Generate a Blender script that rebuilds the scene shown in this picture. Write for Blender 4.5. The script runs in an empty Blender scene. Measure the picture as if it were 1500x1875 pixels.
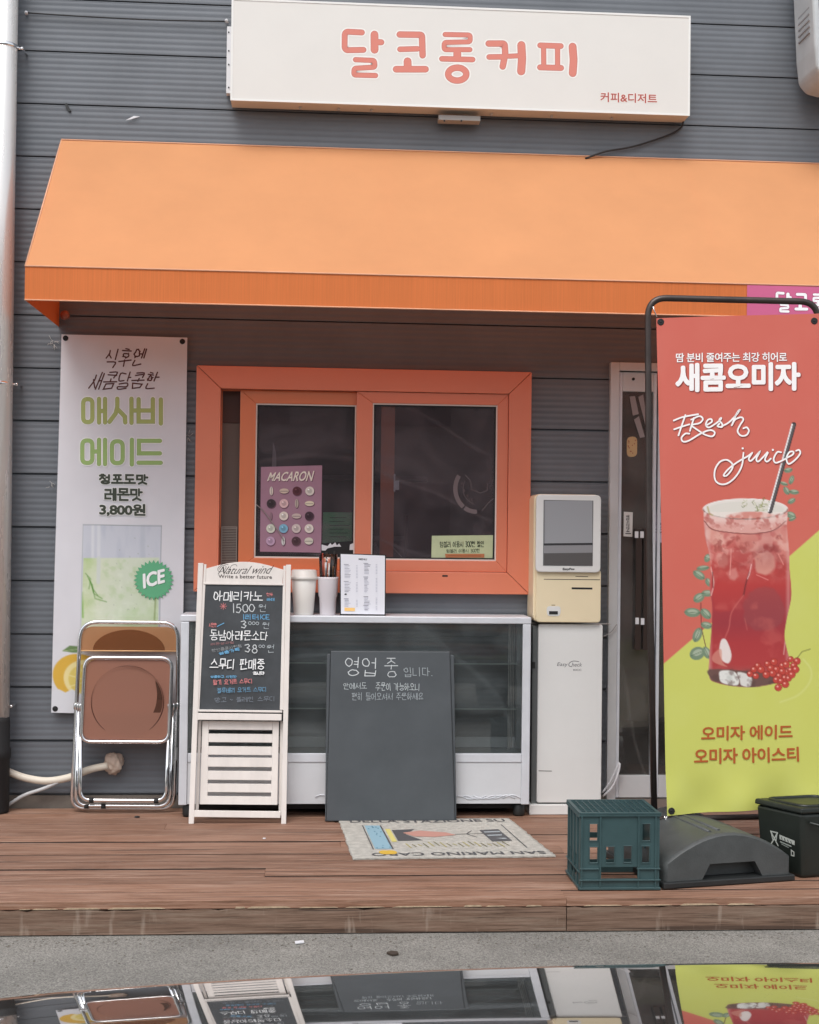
import bpy, bmesh, math, random
import numpy as np
from mathutils import Vector, Matrix
random.seed(7)
SC = bpy.context.scene
COL = SC.collection
R = math.radians

# ------------------------------------------------------------------ camera
CAM_LOC = Vector((0.0, -6.25, 1.2564))
YAW, PITCH, ROLL, FPX = R(3.98), R(0.855), R(0.693), 2500.0
fw = Vector((math.sin(YAW)*math.cos(PITCH), math.cos(YAW)*math.cos(PITCH), math.sin(PITCH)))
rt0 = Vector((math.cos(YAW), -math.sin(YAW), 0)); up0 = rt0.cross(fw)
rt = rt0*math.cos(ROLL) + up0*math.sin(ROLL); up = -rt0*math.sin(ROLL) + up0*math.cos(ROLL)
cd = bpy.data.cameras.new('camera'); cam = bpy.data.objects.new('camera', cd); COL.objects.link(cam)
cd.sensor_fit = 'HORIZONTAL'; cd.sensor_width = 36; cd.lens = 36*FPX/1500; cd.clip_start = .05; cd.clip_end = 500
M = Matrix((rt, up, -fw)).transposed().to_4x4(); M.translation = CAM_LOC; cam.matrix_world = M
SC.camera = cam

# ------------------------------------------------------------------ sky, sun, exposure
SUN_EL, SUN_AZ = R(58), R(200)       # azimuth clockwise from +Y : sun stands in front of the shop, a little to the left
w = bpy.data.worlds.new('World'); SC.world = w; w.use_nodes = True
nt = w.node_tree; nt.nodes.clear()
sky = nt.nodes.new('ShaderNodeTexSky'); sky.sky_type = 'NISHITA'; sky.sun_disc = False
sky.sun_elevation = SUN_EL; sky.sun_rotation = SUN_AZ; sky.dust_density = 2.5; sky.air_density = 1.0; sky.ozone_density = .6
hs = nt.nodes.new('ShaderNodeHueSaturation'); hs.inputs['Saturation'].default_value = .30
bg = nt.nodes.new('ShaderNodeBackground'); bg.inputs['Strength'].default_value = .145
wo = nt.nodes.new('ShaderNodeOutputWorld')
nt.links.new(sky.outputs[0], hs.inputs['Color']); nt.links.new(hs.outputs[0], bg.inputs['Color']); nt.links.new(bg.outputs[0], wo.inputs[0])
sl = bpy.data.lights.new('sun', 'SUN'); sl.energy = 1.0; sl.angle = R(32); sl.color = (1, .985, .97)
so = bpy.data.objects.new('sun', sl); COL.objects.link(so)
sd = Vector((math.sin(SUN_AZ)*math.cos(SUN_EL), math.cos(SUN_AZ)*math.cos(SUN_EL), math.sin(SUN_EL)))
so.rotation_euler = sd.to_track_quat('Z', 'Y').to_euler(); so.location = (0, -10, 12)
vs = SC.view_settings; vs.view_transform = 'Standard'; vs.look = 'None'; vs.gamma = 1; vs.use_curve_mapping = False
vs.exposure = 0.60

# ------------------------------------------------------------------ helpers: mapping
def ray(px, py): return fw*FPX + rt*(px-750) - up*(py-937.5)
class Plane:
    """upright plane Y = y0 + k*z, measured in the photograph's pixels"""
    def __init__(s, y0, k=0.0, wave=None):
        s.y0, s.k, s.wave = y0, k, wave
        s.n = Vector((0, -1, k)).normalized()
    def __call__(s, px, py, off=0.0):
        d = ray(px, py); t = (s.y0 + s.k*CAM_LOC.z - CAM_LOC.y)/(d.y - s.k*d.z)
        p = CAM_LOC + d*t
        if s.wave: p = p + Vector((0, s.wave(p.x, p.z), 0))
        return p + s.n*off
class Flat:
    n = Vector((0, 0, 1))
    def __init__(s, z): s.z = z
    def __call__(s, px, py, off=0.0):
        d = ray(px, py); p = CAM_LOC + d*((s.z - CAM_LOC.z)/d.z)
        return p + Vector((0, 0, off))
def X(px, py, Y): return Plane(Y)(px, py).x
def Z(px, py, Y): return Plane(Y)(px, py).z
def rect(x0, y0, x1, y1, Y):
    xm, ym = (x0+x1)/2, (y0+y1)/2
    return X(x0, ym, Y), X(x1, ym, Y), Z(xm, y1, Y), Z(xm, y0, Y)

# ------------------------------------------------------------------ helpers: materials
def S(r, g=None, b=None):
    if g is None: r, g, b = [int(r[i:i+2], 16) for i in (0, 2, 4)]
    f = lambda c: (c/255/12.92) if c/255 <= .04045 else ((c/255+.055)/1.055)**2.4
    return (f(r), f(g), f(b))
MATS = {}
def mat(name, c, rough=.5, metal=0, var=0, vscale=6, bump=0, bscale=60, coat=0, stretch=None, spec=.5, rnd=0):
    if name in MATS: return MATS[name]
    m = bpy.data.materials.new(name); MATS[name] = m; m.use_nodes = True
    t = m.node_tree; b = t.nodes['Principled BSDF']
    b.inputs['Base Color'].default_value = (*c, 1); b.inputs['Roughness'].default_value = rough
    b.inputs['Metallic'].default_value = metal; b.inputs['Coat Weight'].default_value = coat
    b.inputs['Specular IOR Level'].default_value = spec
    tc = t.nodes.new('ShaderNodeTexCoord'); mp = t.nodes.new('ShaderNodeMapping')
    if stretch: mp.inputs['Scale'].default_value = stretch
    t.links.new(tc.outputs['Object'], mp.inputs[0])
    if var or rnd:
        n = t.nodes.new('ShaderNodeTexNoise'); n.inputs['Scale'].default_value = vscale; n.inputs['Detail'].default_value = 6
        n.inputs['Roughness'].default_value = .65
        t.links.new(mp.outputs[0], n.inputs['Vector'])
        mr = t.nodes.new('ShaderNodeMapRange'); mr.inputs[1].default_value = .3; mr.inputs[2].default_value = .7
        mr.inputs[3].default_value = 1-var; mr.inputs[4].default_value = 1+var
        t.links.new(n.outputs[0], mr.inputs[0])
        last = mr.outputs[0]
        if rnd:
            oi = t.nodes.new('ShaderNodeObjectInfo'); m2 = t.nodes.new('ShaderNodeMapRange')
            m2.inputs[3].default_value = 1-rnd; m2.inputs[4].default_value = 1+rnd
            t.links.new(oi.outputs['Random'], m2.inputs[0])
            mu = t.nodes.new('ShaderNodeMath'); mu.operation = 'MULTIPLY'
            t.links.new(last, mu.inputs[0]); t.links.new(m2.outputs[0], mu.inputs[1]); last = mu.outputs[0]
        vm = t.nodes.new('ShaderNodeVectorMath'); vm.operation = 'SCALE'; vm.inputs[0].default_value = c
        t.links.new(last, vm.inputs['Scale']); t.links.new(vm.outputs[0], b.inputs['Base Color'])
        # roughness variation too
        mr3 = t.nodes.new('ShaderNodeMapRange'); mr3.inputs[3].default_value = max(rough-.08, 0.02); mr3.inputs[4].default_value = min(rough+.1, 1)
        t.links.new(n.outputs[0], mr3.inputs[0]); t.links.new(mr3.outputs[0], b.inputs['Roughness'])
    if bump:
        n2 = t.nodes.new('ShaderNodeTexNoise'); n2.inputs['Scale'].default_value = bscale; n2.inputs['Detail'].default_value = 5
        t.links.new(mp.outputs[0], n2.inputs['Vector'])
        bu = t.nodes.new('ShaderNodeBump'); bu.inputs['Strength'].default_value = bump; bu.inputs['Distance'].default_value = .004
        t.links.new(n2.outputs[0], bu.inputs['Height']); t.links.new(bu.outputs[0], b.inputs['Normal'])
    return m
def ink(r, g=None, b=None):
    c = S(r, g, b) if not isinstance(r, tuple) else S(*r)
    return mat('ink_%02x%02x%02x' % tuple(int(v*255) for v in c), c, .6, spec=.25)
def glass(name, tint=(.9, .93, .92), ior=1.5, rough=0.0, refl=(1, 1, 1), refl_haze=0, dcol=(.5, .45, .47)):
    m = bpy.data.materials.new(name); m.use_nodes = True; t = m.node_tree; t.nodes.clear()
    o = t.nodes.new('ShaderNodeOutputMaterial'); mx = t.nodes.new('ShaderNodeMixShader'); f = t.nodes.new('ShaderNodeFresnel')
    f.inputs['IOR'].default_value = ior
    a = t.nodes.new('ShaderNodeBsdfTransparent'); a.inputs[0].default_value = (*tint, 1)
    g = t.nodes.new('ShaderNodeBsdfGlossy'); g.inputs['Roughness'].default_value = rough; g.inputs[0].default_value = (*refl, 1)
    t.links.new(f.outputs[0], mx.inputs[0]); t.links.new(a.outputs[0], mx.inputs[1]); t.links.new(g.outputs[0], mx.inputs[2]); t.links.new(mx.outputs[0], o.inputs[0])
    if refl_haze:  # diffuse haze and ring arcs painted in for reflections on the glass
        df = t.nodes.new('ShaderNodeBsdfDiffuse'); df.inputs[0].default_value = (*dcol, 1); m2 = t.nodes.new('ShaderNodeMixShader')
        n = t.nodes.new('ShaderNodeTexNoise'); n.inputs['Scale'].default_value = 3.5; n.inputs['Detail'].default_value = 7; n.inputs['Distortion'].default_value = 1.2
        g2 = t.nodes.new('ShaderNodeNewGeometry'); mr = t.nodes.new('ShaderNodeMapRange'); mr.inputs[1].default_value = .35; mr.inputs[2].default_value = .7; mr.inputs[3].default_value = refl_haze*.5; mr.inputs[4].default_value = refl_haze*1.6
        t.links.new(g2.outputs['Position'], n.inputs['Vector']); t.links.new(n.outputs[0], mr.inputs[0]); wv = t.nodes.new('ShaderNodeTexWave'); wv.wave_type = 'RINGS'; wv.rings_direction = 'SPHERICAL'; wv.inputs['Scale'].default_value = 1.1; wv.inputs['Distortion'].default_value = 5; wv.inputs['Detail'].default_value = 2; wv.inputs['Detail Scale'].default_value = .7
        m3 = t.nodes.new('ShaderNodeMapRange'); m3.inputs[1].default_value = .985; m3.inputs[2].default_value = 1; m3.inputs[4].default_value = refl_haze*.45
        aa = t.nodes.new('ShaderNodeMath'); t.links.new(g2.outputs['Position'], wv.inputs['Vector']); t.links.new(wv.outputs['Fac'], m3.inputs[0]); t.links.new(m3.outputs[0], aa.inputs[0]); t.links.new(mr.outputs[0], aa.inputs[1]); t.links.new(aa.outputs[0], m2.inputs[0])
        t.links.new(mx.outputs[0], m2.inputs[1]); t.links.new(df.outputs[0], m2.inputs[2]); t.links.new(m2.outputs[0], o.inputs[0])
    return m
def fabric(name, c, trans=.35, tc_=None, streak=0, rough=.75):
    m = mat(name, c, rough, var=.05, vscale=3, bump=.25, bscale=500, spec=.25)
    t = m.node_tree; b = t.nodes['Principled BSDF']; o = t.nodes['Material Output']
    tr = t.nodes.new('ShaderNodeBsdfTranslucent'); tr.inputs[0].default_value = (*(tc_ or c), 1)
    mx = t.nodes.new('ShaderNodeMixShader'); mx.inputs[0].default_value = trans
    t.links.new(b.outputs[0], mx.inputs[1]); t.links.new(tr.outputs[0], mx.inputs[2]); t.links.new(mx.outputs[0], o.inputs[0])
    if streak:
        tc = t.nodes.new('ShaderNodeTexCoord'); mp = t.nodes.new('ShaderNodeMapping'); mp.inputs['Scale'].default_value = (150, 1, 2.2)
        n = t.nodes.new('ShaderNodeTexNoise'); n.inputs['Scale'].default_value = 1.5; n.inputs['Detail'].default_value = 8
        mr = t.nodes.new('ShaderNodeMapRange'); mr.inputs[1].default_value = .35; mr.inputs[2].default_value = .7; mr.inputs[3].default_value = 1-streak; mr.inputs[4].default_value = 1+streak*.4
        vm = t.nodes.new('ShaderNodeVectorMath'); vm.operation = 'SCALE'; vm.inputs[0].default_value = c
        t.links.new(tc.outputs['Object'], mp.inputs[0]); t.links.new(mp.outputs[0], n.inputs['Vector']); t.links.new(n.outputs[0], mr.inputs[0])
        t.links.new(mr.outputs[0], vm.inputs['Scale']); t.links.new(vm.outputs[0], b.inputs['Base Color'])
    return m
def vcol_mat(name, rough=.5, trans=0.0, bump=0):
    m = mat(name, (.5, .5, .5), rough, spec=.3, bump=bump, bscale=300)
    t = m.node_tree; a = t.nodes.new('ShaderNodeAttribute'); a.attribute_name = 'print'
    b = t.nodes['Principled BSDF']; g = t.nodes.new('ShaderNodeNewGeometry'); mc = t.nodes.new('ShaderNodeMix'); mc.data_type = 'RGBA'; mc.inputs[7].default_value = (.55, .53, .5, 1)
    t.links.new(g.outputs['Backfacing'], mc.inputs[0]); t.links.new(a.outputs['Color'], mc.inputs[6]); t.links.new(mc.outputs[2], b.inputs['Base Color'])
    if trans:
        tr = t.nodes.new('ShaderNodeBsdfTranslucent'); mx = t.nodes.new('ShaderNodeMixShader'); mx.inputs[0].default_value = trans
        t.links.new(a.outputs['Color'], tr.inputs[0]); t.links.new(b.outputs[0], mx.inputs[1]); t.links.new(tr.outputs[0], mx.inputs[2])
        t.links.new(mx.outputs[0], t.nodes['Material Output'].inputs[0])
    return m

# ------------------------------------------------------------------ helpers: objects
def thing(name, label, cat, loc=(0, 0, 0), group=None, kind=None):
    o = bpy.data.objects.new(name, None); COL.objects.link(o); o.location = loc; o.empty_display_size = .1
    if label: o['label'] = label
    if cat: o['category'] = cat
    if group: o['group'] = group
    if kind: o['kind'] = kind
    return o
def worldloc(o):
    v = Vector((0, 0, 0))
    while o: v += Vector(o.location); o = o.parent
    return v
class MB:
    def __init__(s): s.v = []; s.f = []; s.m = []; s.sm = []; s.mats = []
    def mi(s, m):
        if m is None: return 0
        if m not in s.mats: s.mats.append(m)
        return s.mats.index(m)
    def add(s, vs_, fs_, m=None, smooth=False):
        b = len(s.v); s.v += [Vector(p) for p in vs_]; k = s.mi(m)
        for f in fs_: s.f.append([b+i for i in f]); s.m.append(k); s.sm.append(smooth)
    def hexa(s, a, b, m=None):     # two matching quads (front, back)
        s.add(list(a)+list(b), [(0, 1, 2, 3), (7, 6, 5, 4), (0, 4, 5, 1), (1, 5, 6, 2), (2, 6, 7, 3), (3, 7, 4, 0)], m)
    def box(s, x0, x1, y0, y1, z0, z1, m=None):
        s.hexa([(x0, y0, z0), (x1, y0, z0), (x1, y0, z1), (x0, y0, z1)], [(x0, y1, z0), (x1, y1, z0), (x1, y1, z1), (x0, y1, z1)], m)
    def prism(s, pts, vec, m=None, smooth=False):   # pts counter-clockwise seen from -vec side
        n = len(pts); vec = Vector(vec); pts = [Vector(p) for p in pts]
        nn = Vector((0, 0, 0))
        for i in range(n): nn += pts[i].cross(pts[(i+1) % n])
        if nn.dot(vec) > 0: pts = pts[::-1]
        s.add(pts + [p+vec for p in pts], [tuple(range(n)), tuple(range(2*n-1, n-1, -1))], m)
        b = len(s.v)-2*n; k = s.mi(m)
        for i in range(n):
            j = (i+1) % n; s.f.append([b+j, b+i, b+n+i, b+n+j]); s.m.append(k); s.sm.append(smooth)
    def slab(s, mp, pix, t, m=None, off=0.0):       # polygon of photo pixels on a plane, thickness behind it
        s.prism([mp(a, b, off) for a, b in pix], -mp.n*t, m)
    def tube(s, pts, r, m=None, n=10, closed=False, cap=True):
        pts = [Vector(p) for p in pts]; N = len(pts); rr = r if isinstance(r, (list, tuple)) else [r]*N
        prev = None; rings = []
        for i in range(N):
            a = pts[(i-1) % N] if (closed or i > 0) else pts[i]; b = pts[(i+1) % N] if (closed or i < N-1) else pts[i]
            t = (b-a).normalized()
            if prev is None: u = t.orthogonal().normalized()
            else: u = (prev - t*prev.dot(t)).normalized()
            prev = u; v = t.cross(u)
            rings.append([pts[i] + (u*math.cos(2*math.pi*k/n) + v*math.sin(2*math.pi*k/n))*rr[i] for k in range(n)])
        b0 = len(s.v); K = s.mi(m)
        for q in rings: s.v += q
        for i in range(N if closed else N-1):
            j = (i+1) % N
            for k in range(n):
                l = (k+1) % n; s.f.append([b0+i*n+k, b0+i*n+l, b0+j*n+l, b0+j*n+k]); s.m.append(K); s.sm.append(True)
        if cap and not closed:
            s.f.append([b0+k for k in range(n-1, -1, -1)]); s.m.append(K); s.sm.append(False)
            s.f.append([b0+(N-1)*n+k for k in range(n)]); s.m.append(K); s.sm.append(False)
    def lathe(s, prof, c, m=None, n=32, axis='z', smooth=True):
        b0 = len(s.v); K = s.mi(m); c = Vector(c)
        for r_, z_ in prof:
            for k in range(n):
                a = 2*math.pi*k/n
                if axis == 'z': s.v.append(c + Vector((r_*math.cos(a), r_*math.sin(a), z_)))
                elif axis == 'y': s.v.append(c + Vector((r_*math.cos(a), -z_, r_*math.sin(a))))
                else: s.v.append(c + Vector((z_, r_*math.cos(a), r_*math.sin(a))))
        for i in range(len(prof)-1):
            for k in range(n):
                l = (k+1) % n; s.f.append([b0+i*n+k, b0+i*n+l, b0+(i+1)*n+l, b0+(i+1)*n+k]); s.m.append(K); s.sm.append(smooth)
        for i, rv in ((0, True), (len(prof)-1, False)):
            q = [b0+i*n+k for k in range(n)]; s.f.append(q[::-1] if rv else q); s.m.append(K); s.sm.append(False)
    def build_each(s, name, m=None, parent=None, **kw):      # one object per separate piece
        par = list(range(len(s.v)))
        def fd(i):
            while par[i] != i: par[i] = par[par[i]]; i = par[i]
            return i
        for f in s.f:
            for k in f[1:]: par[fd(k)] = fd(f[0])
        gs = {}
        for i, f in enumerate(s.f): gs.setdefault(fd(f[0]), []).append(i)
        for g in gs.values():
            q = MB(); q.mats = list(s.mats); mp = {}
            for i in g:
                for k in s.f[i]:
                    if k not in mp: mp[k] = len(q.v); q.v.append(s.v[k])
                q.f.append([mp[k] for k in s.f[i]]); q.m.append(s.m[i]); q.sm.append(s.sm[i])
            q.build(name, m, parent, **kw)
    def build(s, name, m=None, parent=None, bevel=0, seg=2, label=None, kind=None, cat=None, group=None, fix=True):
        if m is not None and m not in s.mats: s.mats.insert(0, m) if not s.mats else s.mats.append(m)
        if parent is not None: org = worldloc(parent)
        else:
            xs = [p.x for p in s.v]; ys = [p.y for p in s.v]; zs = [p.z for p in s.v]
            org = Vector(((min(xs)+max(xs))/2, (min(ys)+max(ys))/2, min(zs)))
        me = bpy.data.meshes.new(name); me.from_pydata([tuple(p-org) for p in s.v], [], s.f)
        for mm in s.mats: me.materials.append(mm)
        me.polygons.foreach_set('material_index', s.m); me.polygons.foreach_set('use_smooth', s.sm); me.update()
        if bevel or fix:
            bm = bmesh.new(); bm.from_mesh(me)
            if fix and len(s.v) < 60000: bmesh.ops.recalc_face_normals(bm, faces=bm.faces)
            if bevel:
                es = [e for e in bm.edges if len(e.link_faces) == 2 and e.calc_face_angle(0) > R(30)]
                bmesh.ops.bevel(bm, geom=es, offset=bevel, segments=seg, affect='EDGES', profile=.5, clamp_overlap=True)
            bm.to_mesh(me); bm.free()
        o = bpy.data.objects.new(name, me); COL.objects.link(o)
        if parent is not None: o.parent = parent
        else: o.location = org
        if label: o['label'] = label
        if kind: o['kind'] = kind
        if cat: o['category'] = cat
        if group: o['group'] = group
        return o
def catmull(pts, k=6, closed=False):
    P = [Vector(p) for p in pts]; n = len(P); out = []
    for i in range(n if closed else n-1):
        p1, p2 = P[i], P[(i+1) % n]
        p0 = P[i-1] if (closed or i > 0) else p1*2-p2; p3 = P[(i+2) % n] if (closed or i < n-2) else p2*2-p1
        for j in range(k):
            t = j/k; out.append(.5*((2*p1)+(p2-p0)*t+(2*p0-5*p1+4*p2-p3)*t*t+(3*p1-p0-3*p2+p3)*t**3))
    if not closed: out.append(P[-1])
    return out
def rounded(pts, r, k=5, closed=True):
    """round the corners of a polyline in any dimension"""
    P = [Vector(p) for p in pts]; n = len(P); out = []
    for i in range(n):
        if not closed and i in (0, n-1): out.append(P[i]); continue
        a, b, c = P[i-1], P[i], P[(i+1) % n]; rr = r[i] if isinstance(r, (list, tuple)) else r
        if rr <= 0: out.append(b); continue
        u = (a-b); v = (c-b); q = min(rr, u.length*.49, v.length*.49); u = b+u.normalized()*q; v = b+v.normalized()*q
        for j in range(k+1):
            t = j/k; out.append(u*(1-t)**2 + b*2*t*(1-t) + v*t*t)
    return out

# ------------------------------------------------------------------ helpers: flat print
class Print:
    """flat lettering laid on a surface; every stroke sits a hair above the last"""
    def __init__(s, mp, base=.0005): s.mp = mp; s.mb = MB(); s.h = base
    def tri(s, pts2, faces, m):
        s.h += 1.6e-5
        s.mb.add([s.mp(p[0], p[1], s.h) for p in pts2], faces, m)
    def poly(s, pts, m): s.tri(pts, [tuple(range(len(pts)))], m)
    def ell(s, cx, cy, rx, ry, m, n=28, rot=0):
        s.poly([(cx+rx*math.cos(a)*math.cos(rot)-ry*math.sin(a)*math.sin(rot), cy+rx*math.cos(a)*math.sin(rot)+ry*math.sin(a)*math.cos(rot)) for a in [2*math.pi*k/n for k in range(n)]], m)
    def stroke(s, pts, wd, m, closed=False, smooth=0, cap=True):
        P = [Vector(p[:2]) for p in pts]
        if smooth: P = catmull(P, smooth, closed)
        Q = [P[0]]
        for p in P[1:]:
            if (p-Q[-1]).length > 1e-4: Q.append(p)
        P = Q; n = len(P)
        if n < 2: return
        L = []; Rr = []; h = wd/2
        for i in range(n):
            a = (P[i]-P[i-1]).normalized() if (i > 0 or closed) else None
            b = (P[(i+1) % n]-P[i]).normalized() if (i < n-1 or closed) else None
            a = a or b; b = b or a; t = (a+b)
            t = t.normalized() if t.length > 1e-3 else a
            nn = Vector((-t.y, t.x)); c = max(nn.dot(Vector((-a.y, a.x))), .45); o = nn*(h/c)
            L.append(P[i]+o); Rr.append(P[i]-o)
        v = []; f = []
        for i in range(n): v += [L[i], Rr[i]]
        for i in range(n if closed else n-1):
            j = (i+1) % n; f.append((2*i, 2*i+1, 2*j+1, 2*j))
        if not closed and cap:
            for i, d, a_, b_ in ((0, -1, 1, 0), (n-1, 1, 0, 1)):
                t = (P[1]-P[0]).normalized()*-1 if i == 0 else (P[-1]-P[-2]).normalized()
                s0 = (L[i] if i else Rr[i])-P[i]; ids = [2*i if i else 2*i+1]
                ang = math.pi
                for k in range(1, 6):
                    q = k/6*math.pi; base = len(v)
                    v.append(P[i] + s0*math.cos(q) + t*h*math.sin(q)); ids.append(base)
                ids.append(2*i+1 if i else 2*i); f.append(tuple(ids))
        s.tri(v, f, m)
    def text(s, txt, quad, m, bold=0.0, **kw):
        if bold <= .02: return s.text1(txt, quad, m, bold=max(bold, 0) if bold >= 0 else bold, **kw)
        TL, TR, BR, BL = [Vector(q) for q in quad]; hgt = (BL-TL).length; r_ = hgt*bold*.95
        for k in range(8):
            a = 2*math.pi*k/8; d = Vector((math.cos(a)*r_, math.sin(a)*r_))
            s.text1(txt, [TL+d, TR+d, BR+d, BL+d], m, **kw)
        s.text1(txt, quad, m, **kw)
    def text1(s, txt, quad, m, bold=0.0, shear=0, spacing=1.0, pad=None):
        """quad: TL, TR, BR, BL pixel corners of the ink"""
        cu = bpy.data.curves.new('t', 'FONT'); cu.body = txt; cu.offset = bold; cu.shear = shear; cu.space_character = spacing; cu.resolution_u = 3
        ob = bpy.data.objects.new('t', cu); COL.objects.link(ob)
        dg = bpy.context.evaluated_depsgraph_get(); me = bpy.data.meshes.new_from_object(ob.evaluated_get(dg))
        vs_ = [v.co.copy() for v in me.vertices]; fs_ = [tuple(p.vertices) for p in me.polygons]
        bpy.data.objects.remove(ob); bpy.data.curves.remove(cu); bpy.data.meshes.remove(me)
        if not vs_: return
        x0 = min(v.x for v in vs_); x1 = max(v.x for v in vs_); y0 = min(v.y for v in vs_); y1 = max(v.y for v in vs_)
        TL, TR, BR, BL = [Vector(q) for q in quad]; out = []
        for v in vs_:
            u = (v.x-x0)/(x1-x0); t = (y1-v.y)/(y1-y0)
            out.append((TL*(1-u)+TR*u)*(1-t)+(BL*(1-u)+BR*u)*t)
        s.tri(out, fs_, m)
    def han(s, txt, quad, wd, m, jit=0, smooth=False, adv=1.12, under=None, seed=1):
        """monoline Hangul / digits, drawn from jamo strokes"""
        rg = random.Random(seed); TL, TR, BR, BL = [Vector(q) for q in quad]
        items = []; x = 0
        for ch in txt:
            if ch == ' ': x += .5; continue
            st, wch = glyph(ch)
            for pl, cl in st: items.append(([(x+p[0]*wch, p[1]) for p in pl], cl))
            x += wch*adv if wch > .7 else wch*1.25
        x0 = min(p[0] for pl, c in items for p in pl); x1 = max(p[0] for pl, c in items for p in pl)
        def mp2(p):
            u = (p[0]-x0)/(x1-x0); t = p[1]
            return (TL*(1-u)+TR*u)*(1-t)+(BL*(1-u)+BR*u)*t
        res = []
        for pl, cl in items:
            q = [mp2(p) + Vector((rg.uniform(-jit, jit), rg.uniform(-jit, jit))) for p in pl]
            res.append((q, cl))
        for uw, um in (under or []):
            for q, cl in res: s.stroke(q, wd+uw, um, cl)
            s.h += .00005
        for q, cl in res: s.stroke(q, wd, m, cl, smooth=3 if smooth and len(q) > 2 and not cl else 0)
        s.h += .00004
    def build(s, name, parent, label=None): return s.mb.build(name, None, parent, label=label, fix=False, kind='stuff')
def box4(x0, y0, x1, y1, dy=0): return ((x0, y0), (x1, y0+dy), (x1, y1+dy), (x0, y1))
def EL(x0=0., y0=0., x1=1., y1=1., n=14): return ([((x0+x1)/2+(x1-x0)/2*math.cos(2*math.pi*k/n), (y0+y1)/2+(y1-y0)/2*math.sin(2*math.pi*k/n)) for k in range(n)], True)
O = lambda *p: (list(p), False)
JAMO = {'ㄱ': [O((0, 0), (1, 0), (.85, 1))], 'ㄴ': [O((0, 0), (0, 1), (1, 1))], 'ㄷ': [O((1, 0), (0, 0), (0, 1), (1, 1))],
 'ㄹ': [O((0, 0), (1, 0), (1, .5), (0, .5), (0, 1), (1, 1))], 'ㅁ': [([(0, 0), (1, 0), (1, 1), (0, 1)], True)],
 'ㅂ': [O((0, 0), (0, 1), (1, 1), (1, 0)), O((0, .5), (1, .5))], 'ㅅ': [O((.5, 0), (.45, .4), (0, 1)), O((.47, .38), (1, 1))], 'ㅇ': [EL()],
 'ㅈ': [O((0, 0), (1, 0)), O((.5, 0), (.45, .45), (0, 1)), O((.47, .45), (1, 1))], 'ㅊ': [O((.3, -.25), (.7, -.25)), O((0, 0), (1, 0)), O((.5, 0), (.45, .45), (0, 1)), O((.47, .45), (1, 1))],
 'ㅋ': [O((0, 0), (1, 0), (.85, 1)), O((0, .5), (.93, .45))], 'ㅌ': [O((1, 0), (0, 0), (0, 1), (1, 1)), O((0, .5), (1, .5))],
 'ㅍ': [O((0, 0), (1, 0)), O((0, 1), (1, 1)), O((.28, 0), (.28, 1)), O((.72, 0), (.72, 1))],
 'ㅎ': [O((.3, -.1), (.7, -.1)), O((0, .15), (1, .15)), EL(.15, .4, .85, 1)]}
for a_, b_ in (('ㄲ', 'ㄱ'), ('ㄸ', 'ㄷ'), ('ㅃ', 'ㅂ'), ('ㅆ', 'ㅅ'), ('ㅉ', 'ㅈ')):
    JAMO[a_] = [([(p[0]*.42+o_, p[1]) for p in pl], c) for o_ in (0, .58) for pl, c in JAMO[b_]]
VV = {'ㅏ': [O((.3, 0), (.3, 1)), O((.3, .48), (1, .48))], 'ㅐ': [O((.15, 0), (.15, 1)), O((.15, .48), (.8, .48)), O((.8, 0), (.8, 1))], 'ㅑ': [O((.3, 0), (.3, 1)), O((.3, .35), (1, .35)), O((.3, .62), (1, .62))],
 'ㅓ': [O((0, .48), (.7, .48)), O((.7, 0), (.7, 1))], 'ㅔ': [O((-.1, .48), (.4, .48)), O((.4, 0), (.4, 1)), O((.9, 0), (.9, 1))], 'ㅕ': [O((0, .35), (.7, .35)), O((0, .62), (.7, .62)), O((.7, 0), (.7, 1))],
 'ㅖ': [O((-.1, .35), (.4, .35)), O((-.1, .62), (.4, .62)), O((.4, 0), (.4, 1)), O((.9, 0), (.9, 1))], 'ㅣ': [O((.5, 0), (.5, 1))], 'ㅒ': [O((.15, 0), (.15, 1)), O((.8, 0), (.8, 1)), O((.15, .35), (.8, .35)), O((.15, .62), (.8, .62))]}
HV = {'ㅗ': [O((.5, 0), (.5, 1)), O((0, 1), (1, 1))], 'ㅛ': [O((.3, 0), (.3, 1)), O((.7, 0), (.7, 1)), O((0, 1), (1, 1))], 'ㅜ': [O((0, 0), (1, 0)), O((.5, 0), (.5, 1))],
 'ㅠ': [O((0, 0), (1, 0)), O((.3, 0), (.3, 1)), O((.7, 0), (.7, 1))], 'ㅡ': [O((0, .5), (1, .5))]}
CV = {'ㅘ': 'ㅗㅏ', 'ㅙ': 'ㅗㅐ', 'ㅚ': 'ㅗㅣ', 'ㅝ': 'ㅜㅓ', 'ㅞ': 'ㅜㅔ', 'ㅟ': 'ㅜㅣ', 'ㅢ': 'ㅡㅣ'}
INI = 'ㄱㄲㄴㄷㄸㄹㅁㅂㅃㅅㅆㅇㅈㅉㅊㅋㅌㅍㅎ'; MED = 'ㅏㅐㅑㅒㅓㅔㅕㅖㅗㅘㅙㅚㅛㅜㅝㅞㅟㅠㅡㅢㅣ'
FIN = ['', 'ㄱ', 'ㄲ', 'ㄱㅅ', 'ㄴ', 'ㄴㅈ', 'ㄴㅎ', 'ㄷ', 'ㄹ', 'ㄹㄱ', 'ㄹㅁ', 'ㄹㅂ', 'ㄹㅅ', 'ㄹㅌ', 'ㄹㅍ', 'ㄹㅎ', 'ㅁ', 'ㅂ', 'ㅂㅅ', 'ㅅ', 'ㅆ', 'ㅇ', 'ㅈ', 'ㅊ', 'ㅋ', 'ㅌ', 'ㅍ', 'ㅎ']
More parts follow.
